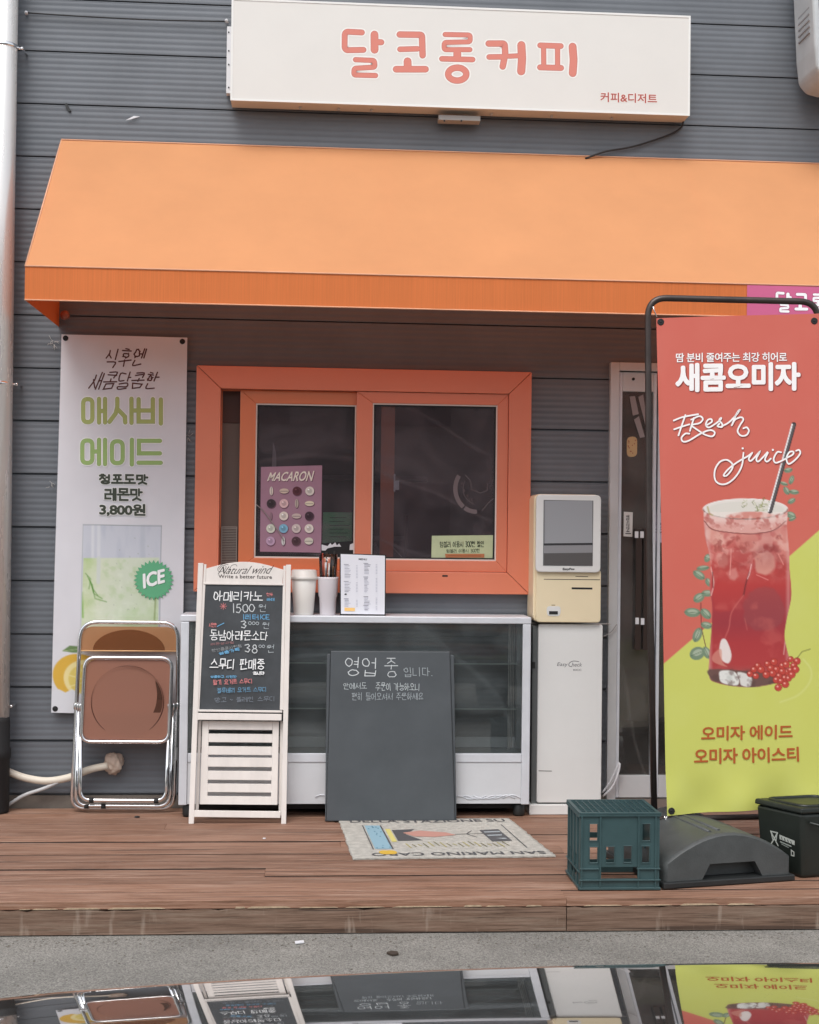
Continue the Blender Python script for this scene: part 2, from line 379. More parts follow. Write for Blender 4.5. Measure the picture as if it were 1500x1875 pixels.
DIG = {'0': [EL(0, 0, 1, 1)], '1': [O((.5, 0), (.5, 1))], '2': [O((0, .2), (.5, 0), (1, .25), (.7, .6), (0, 1), (1, 1))], '3': [O((0, .08), (.6, 0), (.9, .2), (.4, .45), (1, .7), (.6, 1), (0, .9))],
 '5': [O((.9, 0), (.15, 0), (.1, .45), (.6, .4), (1, .7), (.6, 1), (0, .9))], '8': [EL(.15, 0, .85, .45), EL(0, .45, 1, 1)], ',': [O((.5, .9), (.35, 1.15))], '.': [O((.4, .97), (.5, 1))],
 'I': [O((.5, 0), (.5, 1))], 'C': [O((1, .1), (.5, 0), (0, .5), (.5, 1), (1, .9))], 'E': [O((1, 0), (0, 0), (0, 1), (1, 1)), O((0, .5), (.8, .5))], '~': [O((0, .5), (.3, .4), (.6, .6), (1, .5))]}
def glyph(ch):
    if ch in DIG: return DIG[ch], {'1': .3, ',': .25, '.': .2, 'I': .25}.get(ch, .5)
    c = ord(ch)-0xAC00
    i, m_, f_ = INI[c//588], MED[(c % 588)//28], FIN[c % 28]
    out = []
    def put(st, x0, y0, x1, y1):
        for pl, cl in st: out.append(([(x0+(x1-x0)*p[0], y0+(y1-y0)*p[1]) for p in pl], cl))
    H = .56 if f_ else 1.0
    if m_ in VV:
        put(JAMO[i], .04, .1*H if i != 'ㅇ' else .1*H, .5, H*.88); put(VV[m_], .62, 0, .98, H*1.02)
    elif m_ in HV:
        up_ = m_ in 'ㅗㅛ'
        put(JAMO[i], .18, .05 if i in 'ㅊㅎ' else 0, .82, H*(.5 if up_ or m_ == 'ㅡ' else .48))
        put(HV[m_], 0, H*(.6 if up_ else .66), 1, H*(.92 if up_ else 1.0))
    else:
        a, b = CV[m_]
        put(JAMO[i], .05, .03, .55, H*.45); put(HV[a], 0, H*.6, .64, H*.82); put(VV[b], .72, 0, 1, H*1.02)
    if f_:
        n = len(f_)
        for k, q in enumerate(f_): put(JAMO[q], .2+k*.38, .7, .2+(.68 if n == 1 else .3)+k*.38, 1.0)
    return out, 1.0

# ------------------------------------------------------------------ helpers: painted print (vertex colours)
class Canvas:
    def __init__(s, quad, nx, ny):
        u, t = np.meshgrid(np.linspace(0, 1, nx), np.linspace(0, 1, ny)); TL, TR, BR, BL = [np.array(q, float) for q in quad]
        P = (TL*(1-u[..., None])+TR*u[..., None])*(1-t[..., None])+(BL*(1-u[..., None])+BR*u[..., None])*t[..., None]
        s.x = P[..., 0]; s.y = P[..., 1]; s.c = np.zeros((ny, nx, 3)); s.nx, s.ny = nx, ny
    def fill(s, mask, col, a=1.0):
        mk = (mask*a)[..., None]; s.c = s.c*(1-mk) + (np.array(col)/255. if not isinstance(col, np.ndarray) else col)*mk
    def ell(s, cx, cy, rx, ry, rot=0, soft=1.0):
        dx, dy = s.x-cx, s.y-cy; a = dx*math.cos(rot)+dy*math.sin(rot); b = -dx*math.sin(rot)+dy*math.cos(rot)
        d = (np.sqrt((a/rx)**2+(b/ry)**2)-1)*min(rx, ry)
        return np.clip(.5-d/soft, 0, 1)
    def poly(s, pts, soft=1.0):
        pts = [tuple(p[:2]) for p in pts]; n = len(pts); ins = np.zeros(s.x.shape, bool); dm = np.full(s.x.shape, 1e9)
        for i in range(n):
            x1, y1 = pts[i]; x2, y2 = pts[(i+1) % n]
            c = ((y1 > s.y) != (y2 > s.y)) & (s.x < (x2-x1)*(s.y-y1)/((y2-y1) if abs(y2-y1) > 1e-9 else 1e-9)+x1); ins ^= c
            L = (x2-x1)**2+(y2-y1)**2+1e-9; t = np.clip(((s.x-x1)*(x2-x1)+(s.y-y1)*(y2-y1))/L, 0, 1)
            dm = np.minimum(dm, np.hypot(s.x-x1-t*(x2-x1), s.y-y1-t*(y2-y1)))
        return np.clip(.5+np.where(ins, dm, -dm)/soft, 0, 1)
    def line(s, pts, wd, soft=1.0):
        dm = np.full(s.x.shape, 1e9)
        for (x1, y1), (x2, y2) in zip(pts[:-1], pts[1:]):
            L = (x2-x1)**2+(y2-y1)**2+1e-9; t = np.clip(((s.x-x1)*(x2-x1)+(s.y-y1)*(y2-y1))/L, 0, 1)
            dm = np.minimum(dm, np.hypot(s.x-x1-t*(x2-x1), s.y-y1-t*(y2-y1)))
        return np.clip(.5+(wd/2-dm)/soft, 0, 1)
    def noise(s, sc, seed=0, octv=3, sx=1, sy=1):
        rg = np.random.default_rng(seed); out = np.zeros(s.x.shape); amp = 1; tot = 0
        for o in range(octv):
            g = rg.random((256, 256)); fx = (s.x*sx/sc) % 255; fy = (s.y*sy/sc) % 255
            i = fx.astype(int); j = fy.astype(int); a = fx-i; b = fy-j; a = a*a*(3-2*a); b = b*b*(3-2*b)
            out += amp*((g[j, i]*(1-a)+g[j, i+1]*a)*(1-b)+(g[j+1, i]*(1-a)+g[j+1, i+1]*a)*b); tot += amp; amp *= .5; sc /= 2
        return out/tot
    def build(s, name, mp, m, parent, thick=0, label=None):
        org = worldloc(parent); n = s.nx*s.ny
        co = np.array([tuple(mp(a, b)-org) for a, b in zip(s.x.ravel(), s.y.ravel())])
        idx = np.arange(n).reshape(s.ny, s.nx)
        f = np.stack([idx[:-1, :-1], idx[1:, :-1], idx[1:, 1:], idx[:-1, 1:]], -1).reshape(-1, 4)
        me = bpy.data.meshes.new(name); me.from_pydata(co.tolist(), [], f.tolist())
        at = me.color_attributes.new('print', 'FLOAT_COLOR', 'POINT')
        c = np.clip(s.c.reshape(-1, 3), 0, 1); c = np.where(c <= .04045, c/12.92, ((c+.055)/1.055)**2.4)
        at.data.foreach_set('color', np.hstack([c, np.ones((n, 1))]).ravel())
        me.materials.append(m); me.polygons.foreach_set('use_smooth', [True]*len(f)); me.update()
        o = bpy.data.objects.new(name, me); COL.objects.link(o); o.parent = parent
        if label: o['label'] = label
        return o

# ------------------------------------------------------------------ materials
m_siding = mat('siding_paint', (.136, .148, .165), .38, var=.14, vscale=2.5, bump=.05, bscale=200, spec=.5, rnd=.05)
m_white = mat('white_paint', S('dcdcdf'), .45, var=.04, vscale=5)
m_alu = mat('white_aluminium', (.66, .68, .72), .38, var=.06, vscale=9, metal=.15)
m_steel = mat('brushed_steel', (.52, .50, .47), .32, metal=.85, var=.08, vscale=4, stretch=(1, 1, .2))
m_chrome = mat('chrome', (.86, .86, .87), .07, metal=1)
m_black = mat('black_plastic', (.018, .02, .02), .5, var=.2, bump=.1)
m_rubber = mat('black_rubber', (.012, .012, .013), .7, var=.3, bump=.2)
m_cable = mat('dark_cable', (.02, .019, .02), .6)
m_cream = mat('cream_plastic', S(228, 213, 180), .4, var=.02)
m_offwhite = mat('offwhite_plastic', S('dadad8'), .4, var=.02)
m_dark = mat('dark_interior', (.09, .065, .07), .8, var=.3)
m_orangeframe = mat('orange_frame_paint', S(222, 130, 100), .34, var=.03, vscale=3, coat=.25)
m_orangesash = mat('orange_sash_paint', S(218, 124, 82), .36, var=.03, vscale=3, coat=.25)
m_wood = None
def wood_mat(name, c1, c2, drip=False, pale=(.40, .27, .205, 1)):
    m = bpy.data.materials.new(name); m.use_nodes = True; t = m.node_tree; b = t.nodes['Principled BSDF']; N = t.nodes.new; Lk = t.links.new
    g = N('ShaderNodeNewGeometry'); oi = N('ShaderNodeObjectInfo')
    ad = N('ShaderNodeVectorMath'); ad.operation = 'MULTIPLY_ADD'
    cb = N('ShaderNodeCombineXYZ'); Lk(oi.outputs['Random'], cb.inputs[0]); Lk(oi.outputs['Random'], cb.inputs[1])
    Lk(cb.outputs[0], ad.inputs[0]); ad.inputs[1].default_value = (31, 17, 5); Lk(g.outputs['Position'], ad.inputs[2])
    mp = N('ShaderNodeMapping'); mp.inputs['Scale'].default_value = (2.6, 70, 70); Lk(ad.outputs[0], mp.inputs[0])
    n = N('ShaderNodeTexNoise'); n.inputs['Scale'].default_value = 1.6; n.inputs['Detail'].default_value = 9; n.inputs['Roughness'].default_value = .7; Lk(mp.outputs[0], n.inputs['Vector'])
    r = N('ShaderNodeValToRGB'); e = r.color_ramp.elements
    e[0].position = .33; e[0].color = (*[v*.42 for v in c1], 1); e[1].position = .62; e[1].color = (*c2, 1)
    q = e.new(.47); q.color = (*c1, 1); Lk(n.outputs[0], r.inputs[0])
    # wear: pale scuffed patches along the grain
    mp2 = N('ShaderNodeMapping'); mp2.inputs['Scale'].default_value = (1.1, 16, 16); Lk(ad.outputs[0], mp2.inputs[0])
    n2 = N('ShaderNodeTexNoise'); n2.inputs['Scale'].default_value = 2.2; n2.inputs['Detail'].default_value = 10; n2.inputs['Roughness'].default_value = .75; Lk(mp2.outputs[0], n2.inputs['Vector'])
    mr = N('ShaderNodeMapRange'); mr.inputs[1].default_value = .50; mr.inputs[2].default_value = .66; mr.inputs[4].default_value = .75; Lk(n2.outputs[0], mr.inputs[0])
    mx = N('ShaderNodeMix'); mx.data_type = 'RGBA'; mx.inputs[7].default_value = pale; Lk(mr.outputs[0], mx.inputs[0]); Lk(r.outputs[0], mx.inputs[6])
    last = mx.outputs[2]
    mp5 = N('ShaderNodeMapping'); mp5.inputs['Scale'].default_value = (.55, 26, 26); Lk(ad.outputs[0], mp5.inputs[0])
    n5 = N('ShaderNodeTexNoise'); n5.inputs['Scale'].default_value = 1.3; n5.inputs['Detail'].default_value = 4; Lk(mp5.outputs[0], n5.inputs['Vector'])
    m5 = N('ShaderNodeMapRange'); m5.inputs[1].default_value = .36; m5.inputs[2].default_value = .33; m5.inputs[4].default_value = .75; Lk(n5.outputs[0], m5.inputs[0])
    mx5 = N('ShaderNodeMix'); mx5.data_type = 'RGBA'; mx5.inputs[7].default_value = (.045, .026, .018, 1); Lk(m5.outputs[0], mx5.inputs[0]); Lk(last, mx5.inputs[6]); last = mx5.outputs[2]
    vv = N('ShaderNodeMapRange'); vv.inputs[3].default_value = .86; vv.inputs[4].default_value = 1.14; Lk(oi.outputs['Random'], vv.inputs[0])
    sc = N('ShaderNodeVectorMath'); sc.operation = 'SCALE'; Lk(last, sc.inputs[0]); Lk(vv.outputs[0], sc.inputs['Scale']); last = sc.outputs[0]
    if drip:
        mp3 = N('ShaderNodeMapping'); mp3.inputs['Scale'].default_value = (18, .5, 3.2); Lk(g.outputs['Position'], mp3.inputs[0])
        n3 = N('ShaderNodeTexNoise'); n3.inputs['Scale'].default_value = 1.7; n3.inputs['Detail'].default_value = 3; Lk(mp3.outputs[0], n3.inputs['Vector'])
        m3 = N('ShaderNodeMapRange'); m3.inputs[1].default_value = .62; m3.inputs[2].default_value = .80; m3.inputs[4].default_value = .55; Lk(n3.outputs[0], m3.inputs[0])
        mx3 = N('ShaderNodeMix'); mx3.data_type = 'RGBA'; mx3.inputs[7].default_value = (.46, .38, .31, 1); Lk(m3.outputs[0], mx3.inputs[0]); Lk(last, mx3.inputs[6]); last = mx3.outputs[2]
    Lk(last, b.inputs['Base Color']); b.inputs['Roughness'].default_value = .6; b.inputs['Specular IOR Level'].default_value = .35
    bu = N('ShaderNodeBump'); bu.inputs['Strength'].default_value = .6; bu.inputs['Distance'].default_value = .003; Lk(n.outputs[0], bu.inputs['Height']); Lk(bu.outputs[0], b.inputs['Normal'])
    return m
m_plank = wood_mat('deck_wood', (.225, .116, .073), (.31, .178, .122))
m_fascia = wood_mat('fascia_wood', (.155, .095, .065), (.225, .145, .105), drip=True, pale=(.27, .20, .15, 1))

# ------------------------------------------------------------------ ground and road
def asphalt():
    m = bpy.data.materials.new('asphalt'); m.use_nodes = True; t = m.node_tree; b = t.nodes['Principled BSDF']; N = t.nodes.new; Lk = t.links.new
    g = N('ShaderNodeNewGeometry')
    v = N('ShaderNodeTexVoronoi'); v.inputs['Scale'].default_value = 240; Lk(g.outputs['Position'], v.inputs['Vector'])
    n = N('ShaderNodeTexNoise'); n.inputs['Scale'].default_value = 3; n.inputs['Detail'].default_value = 8; Lk(g.outputs['Position'], n.inputs['Vector'])
    n2 = N('ShaderNodeTexNoise'); n2.inputs['Scale'].default_value = 300; n2.inputs['Detail'].default_value = 4; Lk(g.outputs['Position'], n2.inputs['Vector'])
    r = N('ShaderNodeValToRGB'); e = r.color_ramp.elements; e[0].position = .25; e[0].color = (.105, .10, .09, 1); e[1].position = .8; e[1].color = (.35, .333, .30, 1)
    a = N('ShaderNodeMix'); a.data_type = 'FLOAT'; a.inputs[0].default_value = .5; Lk(v.outputs['Color'], a.inputs[2]); Lk(n2.outputs[0], a.inputs[3]); Lk(a.outputs[0], r.inputs[0])
    mr = N('ShaderNodeMapRange'); mr.inputs[1].default_value = .3; mr.inputs[2].default_value = .7; mr.inputs[3].default_value = .8; mr.inputs[4].default_value = 1.15; Lk(n.outputs[0], mr.inputs[0])
    sc = N('ShaderNodeVectorMath'); sc.operation = 'SCALE'; Lk(r.outputs[0], sc.inputs[0]); Lk(mr.outputs[0], sc.inputs['Scale']); Lk(sc.outputs[0], b.inputs['Base Color'])
    b.inputs['Roughness'].default_value = .9
    bu = N('ShaderNodeBump'); bu.inputs['Strength'].default_value = .7; bu.inputs['Distance'].default_value = .004; Lk(a.outputs[0], bu.inputs['Height']); Lk(bu.outputs[0], b.inputs['Normal'])
    return m
m_asph = asphalt()
GZ = -.116
mb = MB(); mb.add([(-80, -80, GZ), (80, -80, GZ), (80, 60, GZ), (-80, 60, GZ)], [(0, 1, 2, 3)]); mb.build('ground', m_asph, kind='structure')
# loose grit, litter along the deck
mb = MB(); rg = random.Random(3)
for i in range(900):
    x = rg.uniform(-1.4, 2.4); y = -1.60-abs(rg.gauss(0, .05)) if rg.random() < .6 else rg.uniform(-2.3, -1.6); r_ = rg.uniform(.002, .006)
    pts = [Vector((x+r_*math.cos(a)*rg.uniform(.6, 1.2), y+r_*math.sin(a)*rg.uniform(.6, 1.2), GZ+.0005)) for a in (0, 1.3, 2.5, 3.8, 5.0)]
    c = Vector((x, y, GZ+r_*.7)); mb.add(pts+[c], [(k, (k+1) % 5, 5) for k in range(5)])
mb.build('gravel', mat('grit', (.14, .125, .105), .9, var=.5, vscale=200), kind='stuff', label='loose grit and crumbs lying along the foot of the deck')
mb = MB(); mb.prism([Flat(GZ+.003)(a, b) for a, b in ((540, 1725), (556, 1723), (557, 1727), (541, 1729))], (0, 0, .003))
mb.build('paper_scrap', m_white, label='tiny white paper scrap lying on the asphalt below the deck edge', cat='litter')
mb = MB(); mb.prism([Flat(GZ+.002)(a, b) for a, b in ((708, 1747), (716, 1744), (728, 1745), (730, 1749), (719, 1751))], (0, 0, .006))
mb.build('dead_leaf', mat('leaf_brown', (.05, .035, .025), .8), label='small dark dead leaf on the asphalt near the car', cat='leaf')

# ------------------------------------------------------------------ deck
m_gap_shade = mat('gap_shade', (.055, .034, .026), .9, var=.4, vscale=20)  # dark colour for plank front edges, paints the shade in the gaps
deck = thing('deck', None, None, (0.4, -.8, GZ), kind='structure')
DY0, DY1 = -1.567, -.012; NP = 14; pw = (DY1-DY0)/NP; rg = random.Random(11)
for i in range(NP):
    ya, yb = DY0+i*pw, DY0+(i+1)*pw; x = -2.6 + rg.uniform(-2.4, 0)
    while x < 4.2:
        L = rg.choice([2.4, 3.6, 4.8]); z1 = rg.choice([-.004, -.0025, -.001, 0, 0]); ja = rg.uniform(-.002, .002)
        mb = MB(); fy = ya+rg.choice([.002, .005, .008]) if i else ya
        mb.box(max(x, -2.6)+.0003, min(x+L, 4.2)-.0003, fy+ja*(i > 0), yb-.003+ja, -.028, z1, m_plank)
        if i: mb.mi(m_gap_shade); mb.m[0] = 1
        mb.build('plank', None, deck, bevel=.0012, seg=1); x += L
        if x >= 4.2: break
xj = X(1037, 1680, DY0)
for xa, xb in ((-2.6, xj-.0015), (xj+.0015, 4.2)):
    mb = MB(); n = 120; fr = []; zt = -.0295
    for k in range(n+1):
        x = xa+(xb-xa)*k/n
        fr.append((x, zt-max(0, rg.gauss(0, .0025))))
    prof = [Vector((xa, DY0-.004, GZ+.004)), Vector((xb, DY0-.004, GZ+.004))]+[Vector((x, DY0-.004, z)) for x, z in fr[::-1]]
    mb.prism(prof, (0, .03, 0)); mb.build('fascia_board', m_fascia, deck)
mb = MB()
for x in np.arange(-2.5, 4.2, .6): mb.box(x, x+.06, DY0+.03, DY1, GZ+.001, -.03)
mb.build_each('joist', mat('joist_wood', (.06, .04, .03), .8), deck)
# splintered pale front lip
mb = MB(); x = -1.3
while x < 2.2:
    L = rg.uniform(.03, .22)
    if rg.random() < .8:
        t_ = rg.uniform(.0015, .0055); mb.hexa([(x, DY0-.0045, -.027), (x+L, DY0-.0045, -.026), (x+L*.9, DY0-.0045, -.026+t_), (x+L*.1, DY0-.0045, -.026+t_)], [(x, DY0-.001, -.027), (x+L, DY0-.001, -.026), (x+L*.9, DY0-.001, -.026+t_), (x+L*.1, DY0-.001, -.026+t_)])
    x += L*1.2
mb.build('splintered_edge', mat('raw_wood', (.40, .30, .20), .8, var=.3, vscale=60), deck, fix=True)

# ------------------------------------------------------------------ building
bld = thing('cafe_building', 'grey corrugated-clad cafe building behind the orange awning', 'building', (0.4, 0, GZ))
Z0 = Z(60, 1358, 0); PITCHZ = .2396
WX0, WX1, WZ0, WZ1 = rect(357, 675, 972, 1086, 0)
DX0, DX1, DZT = X(1113, 1000, 0), 2.75, Z(1160, 664, 0)
WL, WR, WT = -1.46, 4.2, 4.7
zs_ = []
z = Z0
while z > .09: z -= PITCHZ
zs_ = [z + k*PITCHZ for k in range(0, 24)]
def rib(z, z0):          # profile offset (towards the street) of the corrugated sheet
    t = (z-z0)/PITCHZ; k = (t*9) % 1
    d = .0011*(.5+.5*math.cos((k-.5)*2*math.pi))**.8
    if t < .028: d = -.014
    elif t > .975: d = .001
    return -d
def panel(x0, x1, za, zb, base):
    if x1-x0 < .01 or zb-za < .01: return
    n = max(2, int((zb-za)/PITCHZ*9*8)); pr = []
    zz = [za+(zb-za)*k/n for k in range(n+1)]
    mb = MB(); v = []; f = []
    for zq in zz: y = rib(min(max(zq, base+1e-4), base+PITCHZ-1e-4), base); v += [(x0, y, zq), (x1, y, zq)]
    for k in range(n): f.append((2*k, 2*k+1, 2*k+3, 2*k+2))
    v += [(x0, .02, za), (x1, .02, za), (x1, .02, zb), (x0, .02, zb)]; q = 2*(n+1)
    f += [(q+1, q, q+3, q+2)]
    mb.add(v, f); mb.build('siding_panel', m_siding, bld, fix=False)
WI = (WX0+.06, WX1-.06, WZ0+.06, WZ1-.06)   # hole behind the window frame
DI = (DX0+.01, DX1-.01, -.2, DZT-.01)
for z in zs_:
    za, zb = max(z, .055), min(z+PITCHZ, WT)
    if zb-za < .02: continue
    cuts = sorted({za, zb, *[q for q in (WI[2], WI[3], DI[3]) if za < q < zb]})
    for a, b in zip(cuts[:-1], cuts[1:]):
        mid = (a+b)/2; spans = [(WL, WR)]
        for h in (WI, DI):
            if h[2] < mid < h[3]:
                ns = []
                for s0, s1 in spans:
                    if h[1] <= s0 or h[0] >= s1: ns.append((s0, s1)); continue
                    if h[0] > s0: ns.append((s0, h[0]))
                    if h[1] < s1: ns.append((h[1], s1))
                spans = ns
        for s0, s1 in spans: panel(s0, s1, a, b, z)
mb = MB(); mb.box(WL, DX0+.01, -.006, .05, -.05, .055); mb.box(DX1, WR, -.006, .05, -.05, .055)
mb.build_each('base_plinth', mat('plinth', S(112, 104, 96), .8, var=.2, vscale=12, bump=.2), bld)
# shell: side walls, back, roof, room
mb = MB(); mb.box(WL, WL+.1, .021, 5, GZ, WT); mb.box(WR-.1, WR, .021, 5, GZ, WT); mb.box(WL+.1, WR-.1, 4.9, 5, GZ, WT)
mb.build_each('outer_wall', m_siding, bld)
mb = MB(); mb.box(WL-.05, WR+.05, -.05, 5.05, WT, WT+.12); mb.build('roof', m_siding, bld)
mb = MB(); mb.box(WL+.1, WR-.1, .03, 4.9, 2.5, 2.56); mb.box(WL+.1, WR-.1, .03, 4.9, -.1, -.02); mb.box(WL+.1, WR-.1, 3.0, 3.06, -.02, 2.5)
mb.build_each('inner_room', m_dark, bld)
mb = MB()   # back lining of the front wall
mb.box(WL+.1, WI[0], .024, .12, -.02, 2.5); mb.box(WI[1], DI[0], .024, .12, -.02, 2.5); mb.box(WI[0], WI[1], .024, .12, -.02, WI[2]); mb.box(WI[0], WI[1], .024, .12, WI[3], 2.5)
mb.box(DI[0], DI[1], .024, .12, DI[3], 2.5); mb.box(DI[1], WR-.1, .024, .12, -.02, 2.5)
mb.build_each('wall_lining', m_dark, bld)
# a few shapes standing in the dim room
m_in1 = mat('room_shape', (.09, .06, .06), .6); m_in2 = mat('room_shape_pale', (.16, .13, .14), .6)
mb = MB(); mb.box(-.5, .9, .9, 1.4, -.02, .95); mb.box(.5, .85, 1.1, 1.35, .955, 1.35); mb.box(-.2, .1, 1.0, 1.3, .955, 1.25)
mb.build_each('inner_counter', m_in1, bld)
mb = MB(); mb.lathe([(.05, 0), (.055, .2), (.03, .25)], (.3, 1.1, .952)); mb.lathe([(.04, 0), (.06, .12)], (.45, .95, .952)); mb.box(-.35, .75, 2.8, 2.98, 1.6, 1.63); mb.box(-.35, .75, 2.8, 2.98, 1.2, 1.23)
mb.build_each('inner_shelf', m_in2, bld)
# corner post trim on the left
# ------------------------------------------------------------------ window
gl_win = glass('window_glass', (.93, .90, .92), 1.7, refl_haze=.15, dcol=(.30, .245, .265))
win = thing('window', 'orange-framed sliding serving window in the grey wall', 'window', (.22, 0, WZ0))
FY = -.045
fx0, fx1, fz0, fz1 = rect(357, 675, 972, 1086, FY)
ix0, ix1, iz0, iz1 = rect(402, 716, 931, 1046, FY)
def mitre(mb, o, i, ya, yb):
    (a0, a1, b0, b1), (c0, c1, d0, d1) = o, i
    q = lambda pts: mb.hexa([(x, ya, z) for x, z in pts], [(x, yb, z) for x, z in pts])
    q([(a0, b0), (a1, b0), (c1, d0), (c0, d0)]); q([(a1, b0), (a1, b1), (c1, d1), (c1, d0)]); q([(a1, b1), (a0, b1), (c0, d1), (c1, d1)]); q([(a0, b1), (a0, b0), (c0, d0), (c0, d1)])
def frame_parts(name, parent, o, i, ya, yb, m, bev=.0025):
    (a0, a1, b0, b1), (c0, c1, d0, d1) = o, i; res = []
    for pts in ([(a0, b0), (a1, b0), (c1, d0), (c0, d0)], [(a1, b0), (a1, b1), (c1, d1), (c1, d0)], [(a1, b1), (a0, b1), (c0, d1), (c1, d1)], [(a0, b1), (a0, b0), (c0, d0), (c0, d1)]):
        mb = MB(); g_ = .0006; cx = sum(p[0] for p in pts)/4; cz = sum(p[1] for p in pts)/4
        pts = [(p[0]+(cx-p[0])*.002, p[1]+(cz-p[1])*.002) for p in pts]
        mb.hexa([(x, ya, z) for x, z in pts], [(x, yb, z) for x, z in pts]); res.append(mb.build(name, m, parent, bevel=bev))
    return res
frame_parts('frame_member', win, (fx0, fx1, fz0, fz1), (ix0, ix1, iz0, iz1), FY, .03, m_orangeframe)
mb = MB(); mitre(mb, (fx0+.05, fx1-.05, fz0+.05, fz1-.05), (ix0+.004, ix1-.004, iz0+.004, iz1-.004), .031, .11); mb.build('inner_frame', m_orangesash, win)
def sash(o, i, ya, yb, m, gm):
    s_ = MB(); mitre(s_, o, i, ya, yb); so_ = s_.build('sash', m, win, bevel=.003)
    k = MB(); e = .006; mitre(k, i, (i[0]+e, i[1]-e, i[2]+e, i[3]-e), ya+.006, ya+.016); k.build('white_gasket', mat('gasket_white', S('ded4cc'), .5), so_)
    k = MB(); mitre(k, (i[0]+e, i[1]-e, i[2]+e, i[3]-e), (i[0]+2*e, i[1]-2*e, i[2]+2*e, i[3]-2*e), ya+.010, ya+.02); k.build('black_gasket', m_rubber, so_)
    k = MB(); y = ya+.015; k.box(i[0]+.001, i[1]-.001, y, y+.004, i[2]+.001, i[3]-.001); k.build('pane', gm, so_); return so_
LY, RY_ = -.008, -.034
sl_o = rect(438, 714, 672, 1046, LY); sl_i = rect(467, 740, 651, 1022, LY)
sr_o = rect(652, 716, 932, 1048, RY_); sr_i = rect(681, 740, 910, 1026, RY_)
sash((sl_o[0], sl_o[1], iz0+.001, iz1-.001), sl_i, LY, LY+.024, m_orangesash, gl_win)
sash((sr_o[0], ix1-.001, iz0+.001, iz1-.001), sr_i, RY_, RY_+.024, m_orangeframe, gl_win)
# inner sash post seen through the pane, latch, vent in the gap
mb = MB(); a = rect(697, 742, 722, 1020, -.008); mb.box(a[0], a[1], -.0095, .02, a[2]-.02, a[3]+.02); mb.build('inner_post', mat('inner_post_paint', S(196, 116, 84), .5), win)
mb = MB(); a = rect(724, 880, 731, 897, -.008); mb.box(a[0]-.001, a[1], -.011, .0, a[2], a[3]); a = rect(721, 868, 724, 900, -.008); mb.box(a[0], a[1], -.012, -.001, a[2], a[3]); mb.build('latch', m_white, win, bevel=.001)
vent = MB(); a = rect(405, 964, 434, 1043, .02)
mitre(vent, (a[0], a[1], a[2], a[3]), (a[0]+.004, a[1]-.004, a[2]+.004, a[3]-.004), .015, .022)
z = a[2]+.006
while z < a[3]-.006: vent.box(a[0]+.004, a[1]-.004, .017, .021, z, z+.0035); z += .0075
vent.build('vent_grille', mat('vent_metal', S(150, 143, 135), .5), win)
mb = MB(); a = rect(400, 775, 445, 1045, .028); mb.box(a[0], a[1], .034, .038, a[2], a[3]); mb.build('screen_panel', mat('screen_brown', S(104, 92, 84), .6), win)
mb = MB(); a = rect(400, 712, 445, 774, .028); mb.box(a[0], a[1], .040, .044, a[2], a[3]); mb.build('screen_header', mat('header_brown', S(78, 52, 44), .6), win)
mb = MB(); a = rect(810, 1053, 820, 1056, FY); mb.box(a[0], a[1], FY-.001, FY+.001, a[2], a[3]); mb.build('drain_slot', m_rubber, win)
# street number of stickers in the pane
PL = Plane(LY+.0145); PRr = Plane(RY_+.0145)
pos = thing('poster', 'pink-mauve MACARON poster in the left pane of the serving window', 'poster', tuple(PL(534, 1010)))
mb = MB(); mb.slab(PL, [(478, 855), (590, 852), (588, 1012), (476, 1010)], .0006); mb.build('poster_sheet', mat('poster_mauve', S(164, 124, 142), .55, var=.06, vscale=12), pos)
pr = Print(PL, .0004)
pr.text('MACARON', ((493, 866), (577, 863), (575, 882), (490, 882)), ink(120, 80, 100), bold=.035, shear=.25)
pr.text('MACARON', ((492, 865), (576, 862), (574, 881), (489, 881)), ink(236, 226, 214), bold=.02, shear=.25)
cols = [[(225, 215, 205), (215, 195, 180), (95, 55, 62), (222, 214, 205)], [(66, 56, 60), (226, 190, 190), (190, 175, 165), (226, 214, 190)], [(150, 120, 130), (228, 216, 205), (205, 185, 178), (72, 52, 62)], [(215, 215, 200), (130, 180, 205), (210, 195, 190), (225, 215, 205)], [(190, 160, 185), (215, 215, 212), (84, 60, 66), (210, 205, 190)]]
shp = [['v', 'h', 'o', 'o'], ['o', 'o', 'v', 'h'], ['t', 'o', 'h', 'o'], ['o', 'o', 'o', 'o'], ['o', 'v', 'o', 's']]
for r_ in range(5):
    for c_ in range(4):
        x = 497+c_*23.4+(r_*-.4); y = 899+r_*22.9; q = cols[r_][c_]; k = shp[r_][c_]
        rx, ry = {'v': (3.2, 8), 'h': (8.5, 4.6), 'o': (8.2, 8.2), 't': (2, 7), 's': (8, 6.5)}[k]
        pr.ell(x+.8, y+1.2, rx+.6, ry+.6, ink(*[int(v*.62) for v in (178, 128, 150)])); pr.ell(x, y, rx, ry, ink(*q), n=20)
        if k == 'o': pr.ell(x, y, rx*.55, ry*.55, ink(*[int(v*.86) for v in q]), n=16); pr.ell(x-2, y-2.5, 1.6, 1.2, ink(*[min(255, int(v*1.15+18)) for v in q]), n=10)
        if k in 'hs': pr.stroke([(x-rx*.8, y+.5), (x+rx*.8, y+.5)], 1.6, ink(*[int(v*.75) for v in q]))
        if k == 'v': pr.stroke([(x, y-ry*.8), (x, y+ry*.8)], 1.2, ink(*[int(v*.7) for v in q]))
pr.build('printing', pos)
grn = Plane(LY+.0205); mb = MB(); mb.slab(grn, [(592, 938), (652, 938), (652, 996), (590, 996)], .001)
gp = mb.build('green_notice', mat('green_paper', S(104, 176, 126), .6, var=.08), label='green paper notice behind the left pane, right of the macaron poster', cat='notice')
pr = Print(grn, .0006)
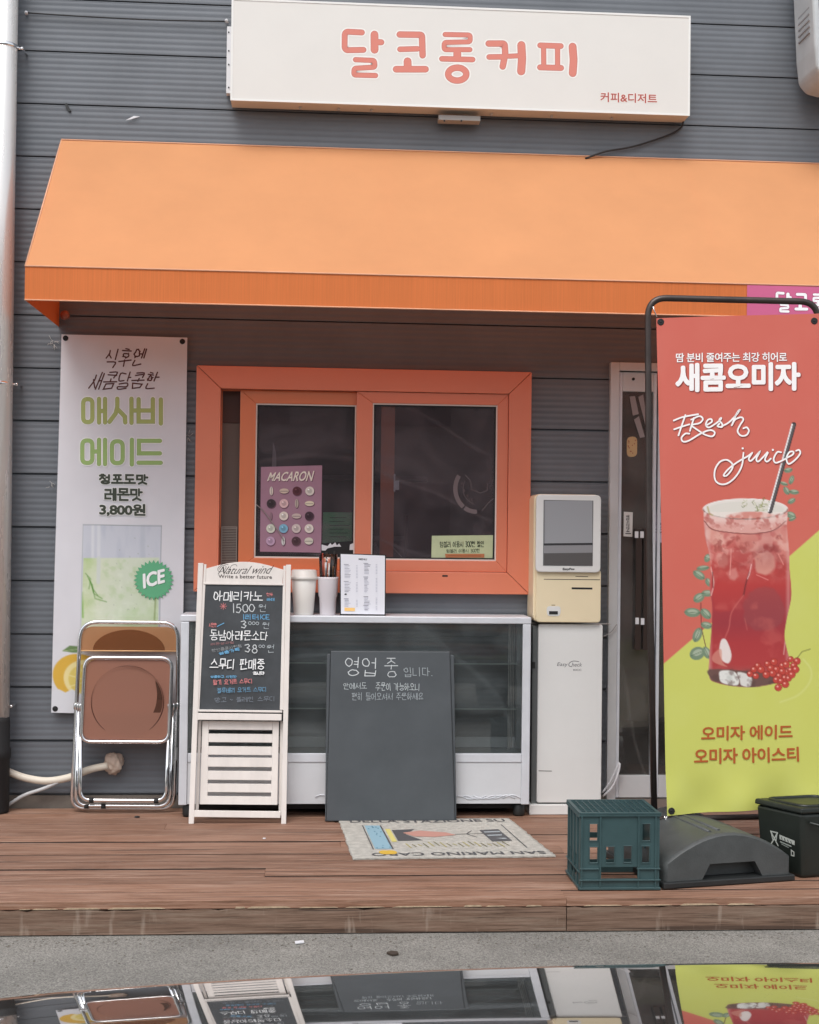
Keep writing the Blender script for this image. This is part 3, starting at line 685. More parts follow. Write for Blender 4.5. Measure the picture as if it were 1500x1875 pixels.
for k in range(6): pr.stroke([(604, 948+k*7), (604+random.uniform(24, 40), 948+k*7)], 1.3, ink(52, 92, 66))
pr.mb.build('writing', None, gp, fix=False)
nn = MB(); nn.slab(PRr, [(791, 981), (903, 980), (902, 1022), (790, 1022)], .0006)
note = nn.build('paper_note', mat('note_green', S(190, 200, 160), .6, var=.06, vscale=20), label='pale green handwritten note in the right pane, lower right corner', cat='note')
pr = Print(PRr, .0004)
pr.han('텀블러 이용시 300원 할인', ((806, 992), (886, 991), (886, 1001), (806, 1002)), 1.0, ink(45, 52, 42), jit=.4)
pr.han('텀블러 이용시 300원', ((818, 1006), (878, 1005), (878, 1011), (818, 1012)), .6, ink(70, 78, 62), jit=.3)
pr.poly([(815, 1014), (887, 1014), (887, 1021), (816, 1021)], ink(186, 120, 82))
pr.stroke([(820, 1017.5), (880, 1018)], 1.0, ink(140, 84, 56)); pr.build('writing', note)
# arc sticker on the right pane, curled ribbons inside
arc = MB(); pw_ = Print(PRr, .0005)
def arcpts(cx, cy, rx, ry, a0, a1, n=18): return [(cx+rx*math.cos(R(a0+(a1-a0)*k/n)), cy+ry*math.sin(R(a0+(a1-a0)*k/n))) for k in range(n+1)]
pw_.stroke(arcpts(872, 895, 38, 42, 215, 128), 8, ink(118, 106, 108), cap=False)
pw_.stroke(arcpts(872, 895, 38, 42, 124, 88), 8, ink(118, 106, 108), cap=False)
pw_.stroke(arcpts(872, 895, 24, 27, 210, 100), 1.2, ink(108, 96, 98)); pw_.stroke([(852, 870), (862, 880), (863, 896), (880, 903), (892, 898), (893, 886)], 1.2, ink(108, 96, 98)); pw_.stroke([(883, 935), (895, 920), (905, 912)], 1.2, ink(118, 106, 108))
for (a, b) in ((846, 885), (850, 898), (856, 908), (864, 915)): pw_.ell(a, b, 2, 3, ink(88, 76, 78), n=8)
pw_.mb.build('ring_sticker', None, fix=False, label='grey half-ring sticker on the right pane of the serving window', cat='sticker')
m_cord = mat('pale_cord', S(150, 140, 138), .5)
for nm, pts, Y, r_, lb in (('loose_cord', [(467, 922), (482, 935), (495, 952), (512, 976), (520, 990)], .0, .0022, 'thin pale cord curving across the macaron poster'),
                       ('loose_cord', [(650, 962), (638, 985), (618, 1001), (592, 1014)], .02, .0022, 'pale cord hanging below the green notice in the left pane'),
                       ('loose_cord', [(709, 975), (718, 1000), (737, 1021)], .02, .0022, 'pale cord in the lower left corner of the right pane')):
    pl = Plane(Y); mb = MB(); mb.tube(catmull([pl(*p) for p in pts], 6), r_, n=6); mb.build(nm, m_cord, label=lb, cat='cord', group='cords behind the window glass')
mb = MB(); pl = Plane(.03); mb.slab(pl, [(498, 855), (500, 810), (503, 818), (506, 832), (506, 855)], .004); mb.build('knife_shaped_leaf', mat('pale_blade', S(150, 142, 144), .4), label='thin pale pointed blade sticking up behind the macaron poster', cat='decoration')
# black and white scalloped rim behind the straws
mb = MB(); pl = Plane(LY+.010); mb.slab(pl, [(588, 995), (650, 990), (650, 1021), (588, 1021)], .004, m_rubber); mb.slab(pl, [(589, 997), (596, 999), (600, 1000), (605, 994), (608, 998), (614, 993), (617, 999), (621, 995), (625, 1001), (613, 1001), (600, 1004), (596, 1008), (589, 1008)], .003, m_white, off=.003)
mb.slab(pl, [(641, 997), (648, 994), (648, 1007), (640, 1007)], .003, m_white, off=.003)
mb.build('scalloped_tray', None, label='black tray with white scalloped rim behind the straw cup', cat='tray')

# ------------------------------------------------------------------ glass door
door = thing('glass_door', 'aluminium-framed glass door beside the self-order kiosk', 'door', (2.0, 0, 0))
m_alud = mat('door_aluminium', (.60, .605, .61), .32, metal=.15, var=.05)
gl_door = glass('door_glass', (.85, .85, .85), 1.9, refl_haze=.15, dcol=(.34, .32, .30))
Yd = -.03
a = rect(1115, 680, 1131, 1460, Yd); zt = Z(1160, 664, Yd)
mb = MB(); mb.box(a[0], a[1], Yd, .03, 0.0, zt); mb.build('jamb', m_alud, door, bevel=.002)
mb = MB(); mb.box(DX1-.05, DX1, Yd, .03, 0.0, zt); mb.build('jamb', m_alud, door, bevel=.002)
zl = Z(1160, 679, Yd); mb = MB(); mb.box(a[1]+.001, DX1-.051, Yd-.002, .03, zl, zt); mb.build('lintel', m_alud, door, bevel=.002)
mb = MB(); mb.box(a[1]+.001, DX1-.051, Yd+.01, .05, -.011, .04); mb.build('sill', m_steel, door)
leaf_z0, leaf_z1 = .045, zl-.005
gz0, gz1 = Z(1160, 1420, -.015), Z(1160, 717, -.015)
xm = X(1199, 1300, -.015)
def leaf(x0, x1):
    y0, y1 = -.018, .022; sw = .014; p = []
    for q in ((x0, x0+sw, leaf_z0, leaf_z1), (x1-sw, x1, leaf_z0, leaf_z1)):
        mb = MB(); mb.box(q[0], q[1], y0, y1, q[2], q[3]); mb.build('stile', m_alu, door, bevel=.0015)
    for q in ((leaf_z0, gz0), (gz1, leaf_z1)):
        mb = MB(); mb.box(x0+sw+.001, x1-sw-.001, y0+.001, y1, *q); mb.build('rail', m_alud, door, bevel=.0015)
    mb = MB(); mb.box(x0+sw+.0005, x1-sw-.0005, 0, .006, gz0, gz1); mb.build('pane', gl_door, door)
leaf(a[1]+.003, xm-.004); leaf(xm+.004, xm+.62); leaf(xm+.63, DX1-.052)
# lock cylinder and bolts
mb = MB(); p = Plane(-.018)(1160, 694); mb.lathe([(.007, -.001), (.007, .003)], p, axis='y', n=16); mb.build('lock_cylinder', m_rubber, door)
# handles : brown uprights clamped to the pane
m_hand = mat('handle_brown', (.035, .022, .018), .4)
mb = MB(); q = rect(1163, 968, 1174, 1190, -.02); mb.box(q[0], q[1], -.03, -.021, q[2], q[3]); q = rect(1178, 968, 1190, 1190, -.02); mb.box(q[0], q[1], -.03, -.021, q[2], q[3]); hd = mb.build('handle', m_hand, door, bevel=.002)
for (px, py) in ((1165, 979), (1175, 979), (1166, 1137), (1176, 1138)):
    mb = MB(); q = rect(px-2.5, py-6, px+4, py+6, -.031); mb.box(q[0], q[1], -.034, -.0305, q[2], q[3]); mb.build('bracket', m_white, hd, bevel=.0008)
Pd = Plane(-.0003)
def sticker(name, pts, c, lb, wr=None, cat='sticker'):
    mb = MB(); mb.slab(Pd, pts, .0004); o = mb.build(name, ink(*c), label=lb, cat=cat)
    if wr:
        pr = Print(Pd, .0003); wr(pr); pr.mb.build('lettering', None, o, fix=False)
    return o
def w1(pr): pr.text('영업시간안내', ((1153, 943), (1153, 974), (1147, 974), (1147, 943)), ink(40, 38, 38), bold=.03); pr.stroke([(1146, 977), (1155, 977)], 1.6, ink(60, 58, 58))
sticker('door_sticker', [(1142.5, 937), (1159, 938), (1158, 983), (1142, 982)], (214, 210, 206), 'narrow white sticker with vertical lettering low on the door glass', w1)
def w2(pr): pr.text('매장안에', ((1196, 956), (1218, 957), (1218, 966), (1196, 965)), ink(60, 50, 90), bold=.03); pr.text('CORZA', ((1194, 968), (1220, 969), (1220, 976), (1194, 975)), ink(50, 40, 60), bold=.04)
sticker('door_notice', [(1194, 939), (1232, 940), (1232, 994), (1194, 993)], (196, 184, 200), 'lilac notice on the door glass partly hidden by the red banner', w2, 'notice')
mb = MB(); mb.slab(Pd, rounded([(1148, 800), (1167, 799), (1167, 836), (1148, 837)], 9), .003); hh = mb.build('oval_tag', mat('cork', S(196, 164, 120), .7), label='oval tan tag with red speckles stuck high on the door glass', cat='tag')
pr = Print(Pd, .0004)
for k in range(12): pr.ell(1150+random.random()*14, 805+random.random()*26, 1, 1.2, ink(160, 90, 70), n=7)
pr.mb.build('speckle', None, hh, fix=False, kind='stuff')
m_tape = ink(150, 142, 142)
mb = MB(); pl = Plane(-.004); mb.slab(pl, [(1153, 726), (1163, 725), (1170, 758), (1159, 761)], .001); mb.slab(pl, [(1169, 727), (1178, 722), (1186, 775), (1183, 784)], .001, off=.001); mb.slab(pl, [(1161, 768), (1170, 762), (1181, 800), (1172, 802)], .001, off=.002); mb.slab(pl, [(1192, 782), (1198, 796), (1190, 796)], .001)
mb.build('hanging_ribbon', m_tape, label='pale grey ribbons hanging crosswise in the upper part of the door glass', cat='ribbon')

# ------------------------------------------------------------------ fabric awning
awn = thing('awning', 'orange fabric awning with straight valance above the serving window', 'awning', (1.2, 0, 2.15))
f_top = fabric('awning_fabric', (.87, .41, .19), .38, (.95, .30, .13))
f_val = fabric('awning_valance', (.80, .23, .07), .22, (.8, .2, .06), streak=.10)
AX0 = -1.165; AX1 = 3.6; AY = -.72; AZW = 3.013; AZF = Z(52, 487, AY); AZB = Z(50, 549, AY)
# top sheet, slightly sagging between ribs
mb = MB(); nx, ny = 60, 12; v = []; f = []
for j in range(ny+1):
    t = j/ny
    for i in range(nx+1):
        x = AX0+(AX1-AX0)*i/nx; sg = -.006*math.sin(math.pi*t)*(.4+.6*abs(math.sin(x*2.6)))
        v.append((x, -.002+(AY)*t, AZW+(AZF-AZW)*t+sg))
for j in range(ny):
    for i in range(nx): a = j*(nx+1)+i; f.append((a, a+nx+1, a+nx+2, a+1))
mb.add(v, f, None, True); mb.build('top_sheet', f_top, awn)
mb = MB(); v = []; f = []
for i in range(141):
    x = AX0+(AX1-AX0)*i/140; wv = .0018*math.sin(x*9)+.0012*math.sin(x*23)
    v += [(x, AY-.002, AZF), (x, AY-.002+wv*.5, (AZF+AZB)/2), (x, AY-.002+wv, AZB)]
for i in range(140):
    for k in range(2): a = 3*i+k; f.append((a, a+1, a+4, a+3))
mb.add(v, f, None, True); mb.build('valance', f_val, awn)
for x in (AX0, AX1):
    mb = MB(); mb.prism([(x, -.002, AZW-.004), (x, AY+.003, AZF-.004), (x, AY+.003, AZB), (x, -.002, AZB)], (.003 if x < 0 else -.003, 0, 0)); mb.build('side_panel', f_val, awn)
m_tubep = mat('awning_tube', (.35, .12, .08), .45, metal=.3)
mb = MB()
for x in (AX0+.03, .3, 1.7, 3.2):
    mb.tube([(x, -.02, AZW-.05), (x, AY+.02, AZF-.03)], .011); mb.tube([(x, AY+.02, AZF-.03), (x, AY+.02, AZB+.03)], .011)
mb.tube([(AX0+.02, AY+.02, AZB+.02), (AX1-.02, AY+.02, AZB+.02)], .011)
mb.build_each('frame_tube', m_tubep, awn)
mb = MB(); c = Plane(-.05)(119, 577); mb.lathe([(.014, -.02), (.022, 0), (.018, .012), (.006, .016)], c, axis='y', n=18); mb.build('wall_bracket', m_tubep, awn)
# bright piping edges
mb = MB(); mb.tube([(AX0, 0, AZW), (AX0, AY, AZF)], .0035, n=6); mb.tube([(AX0, AY-.003, AZF), (AX1, AY-.003, AZF)], .0035, n=6); mb.tube([(AX0, -.004, AZW+.001), (AX1, -.004, AZW+.001)], .0035, n=6); mb.tube([(AX0, AY-.003, AZB), (AX1, AY-.003, AZB)], .003, n=6)
mb.build('piping', fabric('awning_piping', (.80, .42, .26), .1), awn)
PV = Plane(AY-.0045)
mb = MB(); x0 = X(1368, 552, AY-.0045); mb.box(x0, 3.2, AY-.0058, AY-.0045, AZB+.004, AZF-.005); vb = mb.build('name_patch', mat('magenta_print', S(205, 98, 140), .6, var=.04), awn)

# ------------------------------------------------------------------ the letters of the shop name, reused on sign and valance
SIGN = [([(205, 92), (110, 87), (98, 98), (97, 180), (108, 193), (214, 191)], 31), ([(268, 92), (269, 202)], 42), ([(284, 147), (316, 148)], 32), ([(152, 247), (268, 252), (271, 290), (152, 297), (150, 335), (282, 338)], 27),
 ([(403, 103), (540, 105), (544, 232)], 34), ([(406, 188), (522, 185)], 29), ([(457, 245), (459, 295)], 42), ([(382, 302), (570, 302)], 35),
 ([(665, 103), (816, 106), (816, 145), (667, 149), (667, 190), (822, 190)], 26), ([(742, 197), (742, 236)], 42), ([(646, 242), (838, 247)], 29), ('E', 742, 330, 52, 37, 34),
 ([(912, 155), (1013, 155), (1017, 215), (1000, 296)], 34), ([(916, 232), (1000, 231)], 29), ([(1030, 228), (1095, 225)], 26), ([(1108, 152), (1113, 240), (1107, 326)], 44),
 ([(1208, 165), (1343, 170)], 30), ([(1236, 170), (1237, 288)], 27), ([(1316, 170), (1316, 290)], 27), ([(1207, 291), (1345, 295)], 31), ([(1401, 161), (1408, 250), (1402, 336)], 42)]
def shop_name(pr, f, sc, layers, sel=None):
    for extra, m in layers:
        for s_ in (SIGN if sel is None else SIGN[sel[0]:sel[1]]):
            if s_[0] == 'E':
                _, cx, cy, rx, ry, wd = s_; pts = [f(cx+rx*math.cos(a), cy+ry*math.sin(a)) for a in [2*math.pi*k/32 for k in range(32)]]
                pr.stroke(pts, wd*sc+extra, m, closed=True)
            else:
                p = rounded([Vector(q) for q in s_[0]], 14, 4, closed=False) if len(s_[0]) > 2 else [Vector(q) for q in s_[0]]
                L = p[1]-p[0]; L2 = p[-1]-p[-2]; h = s_[1]*.28
                p = [p[0]+L.normalized()*h] + p[1:-1] + [p[-1]-L2.normalized()*h]
                pr.stroke([f(*q) for q in p], s_[1]*sc+extra, m)
        pr.h += .00008
pr = Print(PV, .0018)
# the name on the valance: first syllable starts at px 1420, y 532-577
vf = lambda x, y: (1420+(x-75)*.118, 534+(y-70)*.135+(x-75)*.0015)
shop_name(pr, vf, .13, [(2.6, ink(170, 70, 110)), (0.9, ink(250, 248, 250))])
pr.build('name_lettering', vb)

# ------------------------------------------------------------------ shop sign
SY = -.12
sg = thing('sign_box', 'long white light-box sign with pink Korean lettering above the awning', 'sign', (.65, -.06, 3.18))
sx0, sx1 = X(423.5, 90, SY), X(1263.5, 120, SY); sz0, sz1 = Z(840, 197.5, SY), Z(840, 13, SY)
m_sface = mat('sign_face', S(222, 218, 212), .45, var=.015)
mb = MB(); mb.box(sx0, sx1, SY+.002, -.012, sz0, sz1); mb.build('casing', mat('sign_case', (.62, .57, .5), .5, var=.05), sg, bevel=.002)
mb = MB(); mb.box(sx0+.008, sx1-.008, SY-.001, SY+.004, sz0+.008, sz1-.008); mb.build('face_panel', m_sface, sg)
mb = MB(); mitre(mb, (sx0-.001, sx1+.001, sz0-.001, sz1+.001), (sx0+.008, sx1-.008, sz0+.008, sz1-.008), SY-.003, SY+.001); mb.build('edge_trim', mat('trim_white', S(232, 230, 226), .4), sg)
PS = Plane(SY-.001)
zf = lambda x, y: (600+x/3.125, 30+y/3.125)
for sel in ((0, 4), (4, 8), (8, 12), (12, 16), (16, 21)):
    pr = Print(PS, .0004); shop_name(pr, zf, 1/3.125, [(6.0, ink(238, 234, 228)), (.9, ink(184, 98, 86)), (-.7, ink(216, 134, 120))], sel)
    pr.mb.build('letter', None, sg, fix=False)
pr = Print(PS, .0004)
for ex, m in ((.09, ink(240, 230, 222)), (.03, ink(176, 92, 84))): pr.text('커피&디저트', ((1100, 169), (1203, 172.5), (1203, 189), (1100, 186)), m, bold=ex); pr.h += .00008
pr.build('lettering', sg)
# mounting hardware
m_gal = mat('galvanised', (.55, .53, .51), .45, metal=.4, var=.15, vscale=30)
mb = MB(); a = rect(802, 216, 878, 227, -.05); mb.box(a[0], a[1], -.09, -.03, a[2]+.005, a[3]); h1 = mb.build('bottom_hinge', mat('hinge_grey', (.34, .32, .30), .5), sg, bevel=.001)
mb = MB()
for px in (814, 845): c = Plane(-.091)(px, 221); mb.lathe([(.004, -.001), (.004, .002)], c, axis='y', n=10)
mb.build_each('screw', m_rubber, h1)
mb = MB(); a = rect(415.5, 51, 423, 173, -.03); mb.box(a[0], a[1]+.01, -.05, -.01, a[2], a[3]); h2 = mb.build('side_bracket', m_white, sg, bevel=.001)
mb = MB()
for py in (59, 93, 118, 160): c = Plane(-.051)(419, py); mb.lathe([(.0035, -.001), (.0035, .002)], c, axis='y', n=10)
mb.build_each('screw', m_rubber, h2)
mb = MB()
for px in (550, 620, 680, 900, 1010, 1120): c = Plane(-.06)(px, 209+(px-550)*.035); mb.lathe([(.007, -.012), (.007, .004)], (c.x, -.06, sz0-.0), n=10)
mb.build_each('bottom_bolt', m_gal, sg)
pl = Plane(-.02); mb = MB(); mb.tube(catmull([Plane(-.03)(1252, 222), pl(1246, 235), pl(1222, 248), pl(1160, 268), pl(1110, 277), pl(1072, 290)], 6), .0045, n=8)
mb.build('power_cable', m_cable, label='dark power cable sagging from the sign box down to the awning', cat='cable')
# small stuff on the wall, top left
mb = MB(); mb.tube(catmull([pl(48, 23), pl(140, 29), pl(280, 36), pl(415, 39)], 6), .0032, n=6); cb_ = mb.build('line_cable', m_cable, label='thin black cable strung along the wall left of the sign box', cat='cable')
mb = MB()
for p in ((48, 23), (415, 38)): c = Plane(-.02)(*p); mb.lathe([(.002, -.012), (.008, -.01), (.008, .004), (.004, .01), (.001, .012)], c, axis='y', n=12)
mb.build_each('insulator', m_white, cb_)
mb = MB(); p1 = Plane(-.01); mb.slab(p1, [(118, 190), (122, 188), (125, 193), (130, 203), (126, 204), (121, 198)], .01); mb.build('metal_clip', m_black, label='small bent dark clip sticking out of the wall, upper left', cat='clip')
mb = MB(); p1 = Plane(-.012); mb.slab(p1, [(230, 220), (245, 212), (256, 213), (240, 218)], .002); mb.build('tape_shred', m_white, label='tiny white shred of tape caught in a siding seam above the awning', cat='tape')
mb = MB(); p1 = Plane(-.012)
rg = random.Random(5)
for (cx, cy, n_, sp) in ((97, 628, 9, 11), (344, 800, 7, 9), (92, 890, 5, 8)):
    for k in range(n_):
        a = rg.uniform(0, 6.28); q = [(cx+rg.uniform(-3, 3), cy+rg.uniform(-6, 6))]
        for j in range(3): q.append((q[-1][0]+math.cos(a)*sp*.3, q[-1][1]+math.sin(a)*sp*.3)); a += rg.uniform(-.8, .8)
        mb.tube([p1(*t_) for t_ in q], .0011, n=4)
mb.build('cobweb', kind='stuff', m=mat('cobweb_grey', (.45, .43, .4), .9), label='grey cobweb threads clinging beside the white hanging banner', cat='cobweb')

# ------------------------------------------------------------------ downpipe
PX0 = -1.475
pp = thing('downpipe', 'polished metal downpipe at the left corner of the building', 'drainpipe', (-1.43, -.11, 0))
m_pipe = mat('pipe_steel', (.76, .75, .73), .26, metal=.4, var=.05, vscale=6, stretch=(1, 1, .15))
pxr = X(33, 5, -.10); pxr2 = X(17, 1300, -.10); pr_ = .055
mb = MB(); mb.tube([(pxr-pr_, -.10, 4.6), (pxr-pr_, -.10, 2.6), (pxr2-pr_, -.10, .42)], pr_, n=36); mb.build('pipe', m_pipe, pp)
for py in (86, 703, 1294):
    z = Z(20, py, -.1); k = MB(); k.lathe([(pr_+.001, -.009), (pr_+.003, -.006), (pr_+.003, .006), (pr_+.001, .009)], (pxr-pr_, -.10, z), n=36); k.tube([(pxr-.002, -.10, z), (pxr+.02, -.06, z), (pxr+.022, 0, z)], .005, n=8)
    c = Vector((pxr+.018, -.085, z)); k.lathe([(.003, -.01), (.008, -.008), (.008, .006), (.003, .01)], c, axis='y', n=10)
    k.build('clamp', m_chrome, pp)
mb = MB(); zt_, zb_ = Z(8, 1312, -.1), .001
mb.lathe([(.062, 0), (.064, .01), (.064, zt_*.55), (.069, zt_*.57), (.069, zt_*.66), (.063, zt_*.68), (.063, zt_-.02), (.058, zt_)], (pxr2-pr_-.004, -.10, zb_), n=32); mb.build('boot', m_rubber, pp)
# hose
ph = Plane(-.05)
hs_ = thing('drain_hose', 'cream plastic drain hose leaving the wall through a lump of foam', 'hose', tuple(ph(120, 1430)))
m_hose = mat('hose_cream', S(216, 206, 190), .5, var=.06, vscale=20)
mb = MB(); mb.tube(catmull([ph(-10, 1404), ph(15, 1413), ph(45, 1424), ph(85, 1430), ph(125, 1424), ph(165, 1409), ph(198, 1402)], 6), .0165, n=16); mb.build('hose', m_hose, hs_)
mb = MB(); ph2 = Plane(-.055); mb.tube(catmull([ph2(107, 1432), ph2(80, 1444), ph2(45, 1456), ph2(18, 1472), ph2(2, 1483)], 6), .008, n=12); mb.build('thin_hose', mat('hose_grey', S(186, 186, 186), .5), hs_)
bm = bmesh.new(); bmesh.ops.create_icosphere(bm, subdivisions=4, radius=1); rg = random.Random(2)
from mathutils import noise as mn
cc = Plane(-.03)(208, 1398)
for v in bm.verts:
    d = 1+.35*mn.noise(v.co*2.1+Vector((4, 2, 1)))+.14*mn.noise(v.co*6)
    v.co = Vector((v.co.x*.044*d, v.co.y*.035*d, v.co.z*.047*d))
me = bpy.data.meshes.new('foam_lump'); bm.to_mesh(me); bm.free(); me.materials.append(mat('foam_beige', S(196, 176, 160), .85, var=.15, vscale=50, bump=.5, bscale=90)); [setattr(p, 'use_smooth', True) for p in me.polygons]
o = bpy.data.objects.new('foam_lump', me); COL.objects.link(o); o.parent = hs_; o.location = cc-worldloc(hs_)

# ------------------------------------------------------------------ left wall banner
bw = lambda x, z: .004*math.sin(z*4.2+.5)+.003*math.sin(x*14+z*2)
BL = Plane(-.035, wave=bw)
lb = thing('wall_banner', 'tall white banner advertising a green iced ade beside the window', 'banner', tuple(BL(215, 1306)))
Q = ((112.5, 612), (343, 618), (333, 1310), (93.5, 1305))
cv = Canvas(Q, 168, 480)
cv.c[:] = np.array([226, 225, 230])/255
cv.c *= (1-.03*(cv.noise(40, 3)[..., None]))
nz = cv.noise(48, 5, 5); nz2 = cv.noise(13, 6, 4); nst = cv.noise(30, 8, 3, sx=2.2, sy=.5)
gm = cv.poly([(152, 960), (296, 962), (293, 1150), (148, 1150)], 1.2)
cv.fill(gm, (205, 209, 219), .85)
cv.fill(gm*np.clip((nst-.5)*3, 0, 1), (184, 190, 204), .5)
for xx, wd, c, a in ((170, 5, (226, 228, 232), .8), (262, 9, (190, 196, 206), .45), (181, 6, (226, 228, 232), .7)): cv.fill(cv.line([(xx, 962), (xx-1, 1150)], wd, 3)*gm, c, a)
cv.fill(cv.line([(152, 961), (296, 963)], 1.3), (150, 155, 160)); cv.fill(cv.line([(296, 962), (293, 1150)], 1.2), (140, 145, 150), .8); cv.fill(cv.line([(152, 961), (148, 1150)], 1.0), (180, 185, 190), .8)
lq = cv.poly([(153, 1022), (292, 1021), (290, 1150), (149, 1150)], 1.5)
base = np.stack([np.interp(nz, [.3, .5, .7], a) for a in ([176, 204, 222], [206, 219, 228], [128, 172, 200])], -1)/255
xg = np.clip((cv.x-158)/70, 0, 1)[..., None]*.62; base = base*(1-xg)+np.array([214, 224, 204])/255*xg
cv.fill(lq, base, .92)
cv.fill(lq*np.clip((nz2-.6)*5, 0, 1), (150, 190, 110), .22); cv.fill(lq*np.clip((.4-nz2)*5, 0, 1), (236, 242, 226), .3)
for k in range(5): cv.fill(cv.line([(157+k*3, 1050+k*5), (166+k*2, 1060+k*9), (163+k*8, 1078+k*6)], 1.6, 2)*lq, (84, 140, 50), .6)
cv.fill(cv.line([(150, 1085), (152, 1130)], 3, 3)*lq, (110, 170, 60), .7)
cv.fill(cv.line([(286, 1075), (283, 1140)], 3, 2)*lq, (130, 150, 90), .6); cv.fill(cv.line([(181, 1022), (180, 1066)], 7, 2)*gm, (214, 220, 214), .85)
rgn = np.random.default_rng(4)
for k in range(26): cv.fill(cv.ell(rgn.uniform(205, 288), rgn.uniform(975, 1120), .9, 1.1), (120, 135, 110), rgn.uniform(.15, .4))
# lemon + leaf
cv.fill(cv.poly([(114, 1192), (128, 1182), (150, 1184), (150, 1195), (134, 1195)], 1.5), (112, 140, 92)); cv.fill(cv.line([(116, 1192), (148, 1188)], 1.2), (170, 185, 140))
cv.fill(cv.ell(146, 1240, 50, 42, .3, 2), (222, 178, 74)); cv.fill(cv.ell(160, 1245, 44, 36, .3, 2), (238, 222, 160)); cv.fill(cv.ell(163, 1247, 38, 30, .3, 2), (226, 204, 112))
for k in range(9):
    a = k*.7; cv.fill(cv.line([(163, 1247), (163+38*math.cos(a), 1247+30*math.sin(a))], 2, 1.5), (240, 226, 170), .8)
cv.fill(cv.poly([(90, 1268), (108, 1262), (120, 1268), (132, 1262), (160, 1276), (200, 1280), (200, 1312), (90, 1312)], 2), (222, 223, 228))
m_ban = vcol_mat('banner_print', .55, .12, bump=.05)
cv.build('banner_sheet', BL, m_ban, lb)
pr = Print(BL, .0007)
brn = ink(92, 58, 56)
pr.han('식후엔', ((198, 640), (268, 639), (260, 667), (190, 674)), 2.5, brn, jit=1.4, smooth=True, seed=3)
pr.han('새콤달콤한', ((172, 683), (294, 682), (285, 710), (160, 713)), 2.4, brn, jit=1.3, smooth=True, seed=5)
gl_, gd_, wh_ = ink(160, 168, 98), ink(110, 122, 62), ink(236, 236, 232)
lf = lambda x, y: (90+x/2.612, 600+y/2.612)
def rr_(x0, y0, x1, y1): return [(p.x, p.y) for p in rounded([Vector((x0, y0)), Vector((x1, y0)), Vector((x1, y1)), Vector((x0, y1))], 30, 6)]
ADE = [([(rr_(162, 341, 206, 451)), 1], [[(238, 340), (238, 453)], 0], [[(267, 340), (267, 453)], 0], [[(238, 398), (267, 398)], 0], [[(326, 340), (326, 378), (318, 410), (288, 450)], 0], [[(326, 388), (362, 425), (364, 453)], 0], [[(394, 340), (394, 455)], 0], [[(394, 396), (416, 396)], 0],
        [[(428, 342), (428, 449), (496, 449), (496, 342)], 0], [[(428, 396), (496, 396)], 0], [[(534, 343), (534, 458)], 0]),
       ([(rr_(158, 539, 206, 647)), 1], [[(206, 592), (238, 592)], 0], [[(238, 536), (238, 652)], 0], [[(267, 536), (267, 652)], 0], [rr_(300, 543, 352, 648), 1], [[(396, 536), (396, 654)], 0], [[(530, 541), (430, 541), (430, 601), (530, 601)], 0], [[(428, 646), (534, 646)], 0])]
for wi, (wrd, cf) in enumerate(zip(ADE, (ink(166, 176, 108), ink(152, 180, 112)))):
    for ex, m in ((4.2, wh_), (.9, gd_), (0, cf)):
        for pl_, cl in wrd: pr.stroke([lf(*p) for p in pl_], 6.9+ex, m, closed=bool(cl))
        pr.h += .00006
dk_ = ink(66, 72, 62)
pr.han('청포도맛', ((183, 870), (270, 870), (270, 886), (183, 885)), 4.0, dk_, under=[(2.0, wh_)], adv=1.14)
pr.han('레몬맛', ((193, 895), (260, 896), (260, 916), (193, 915)), 4.0, dk_, under=[(2.0, wh_)], adv=1.14)
for ex, m in ((.11, wh_), (.055, dk_)): pr.text('3,800원', ((183, 922), (266, 924), (266, 945), (183, 944)), m, bold=ex, spacing=.95); pr.h += .00006
cx, cy = 282, 1062; pts = []
for k in range(56):
    a = 2*math.pi*k/56; rr = 37 if k % 2 == 0 else 31; pts.append((cx+rr*math.cos(a), cy+rr*math.sin(a)))
pr.tri([(cx, cy)]+pts, [(0, 1+k, 1+(k+1) % 56) for k in range(56)], ink(98, 170, 128))
for ex, m, d in ((.06, ink(70, 130, 96), 1.0), (.05, ink(240, 240, 240), 0)): pr.text('ICE', ((260+d, 1052+d), (301+d, 1042+d), (304+d, 1065+d), (264+d, 1077+d)), m, bold=ex, shear=.15); pr.h += .00006
pr.build('lettering', lb)
for (px, py) in ((120, 619), (334, 625), (101, 1298)):
    mb = MB(); c = BL(px, py, .0005); mb.lathe([(.0055, 0), (.011, .0015), (.0125, .0005)], c, axis='y', n=18); mb.lathe([(.0054, 0.0002), (.001, .0012)], c, m_rubber, axis='y', n=14); mb.build('eyelet', mat('eyelet_dark', (.05, .045, .05), .4, metal=.6), lb)


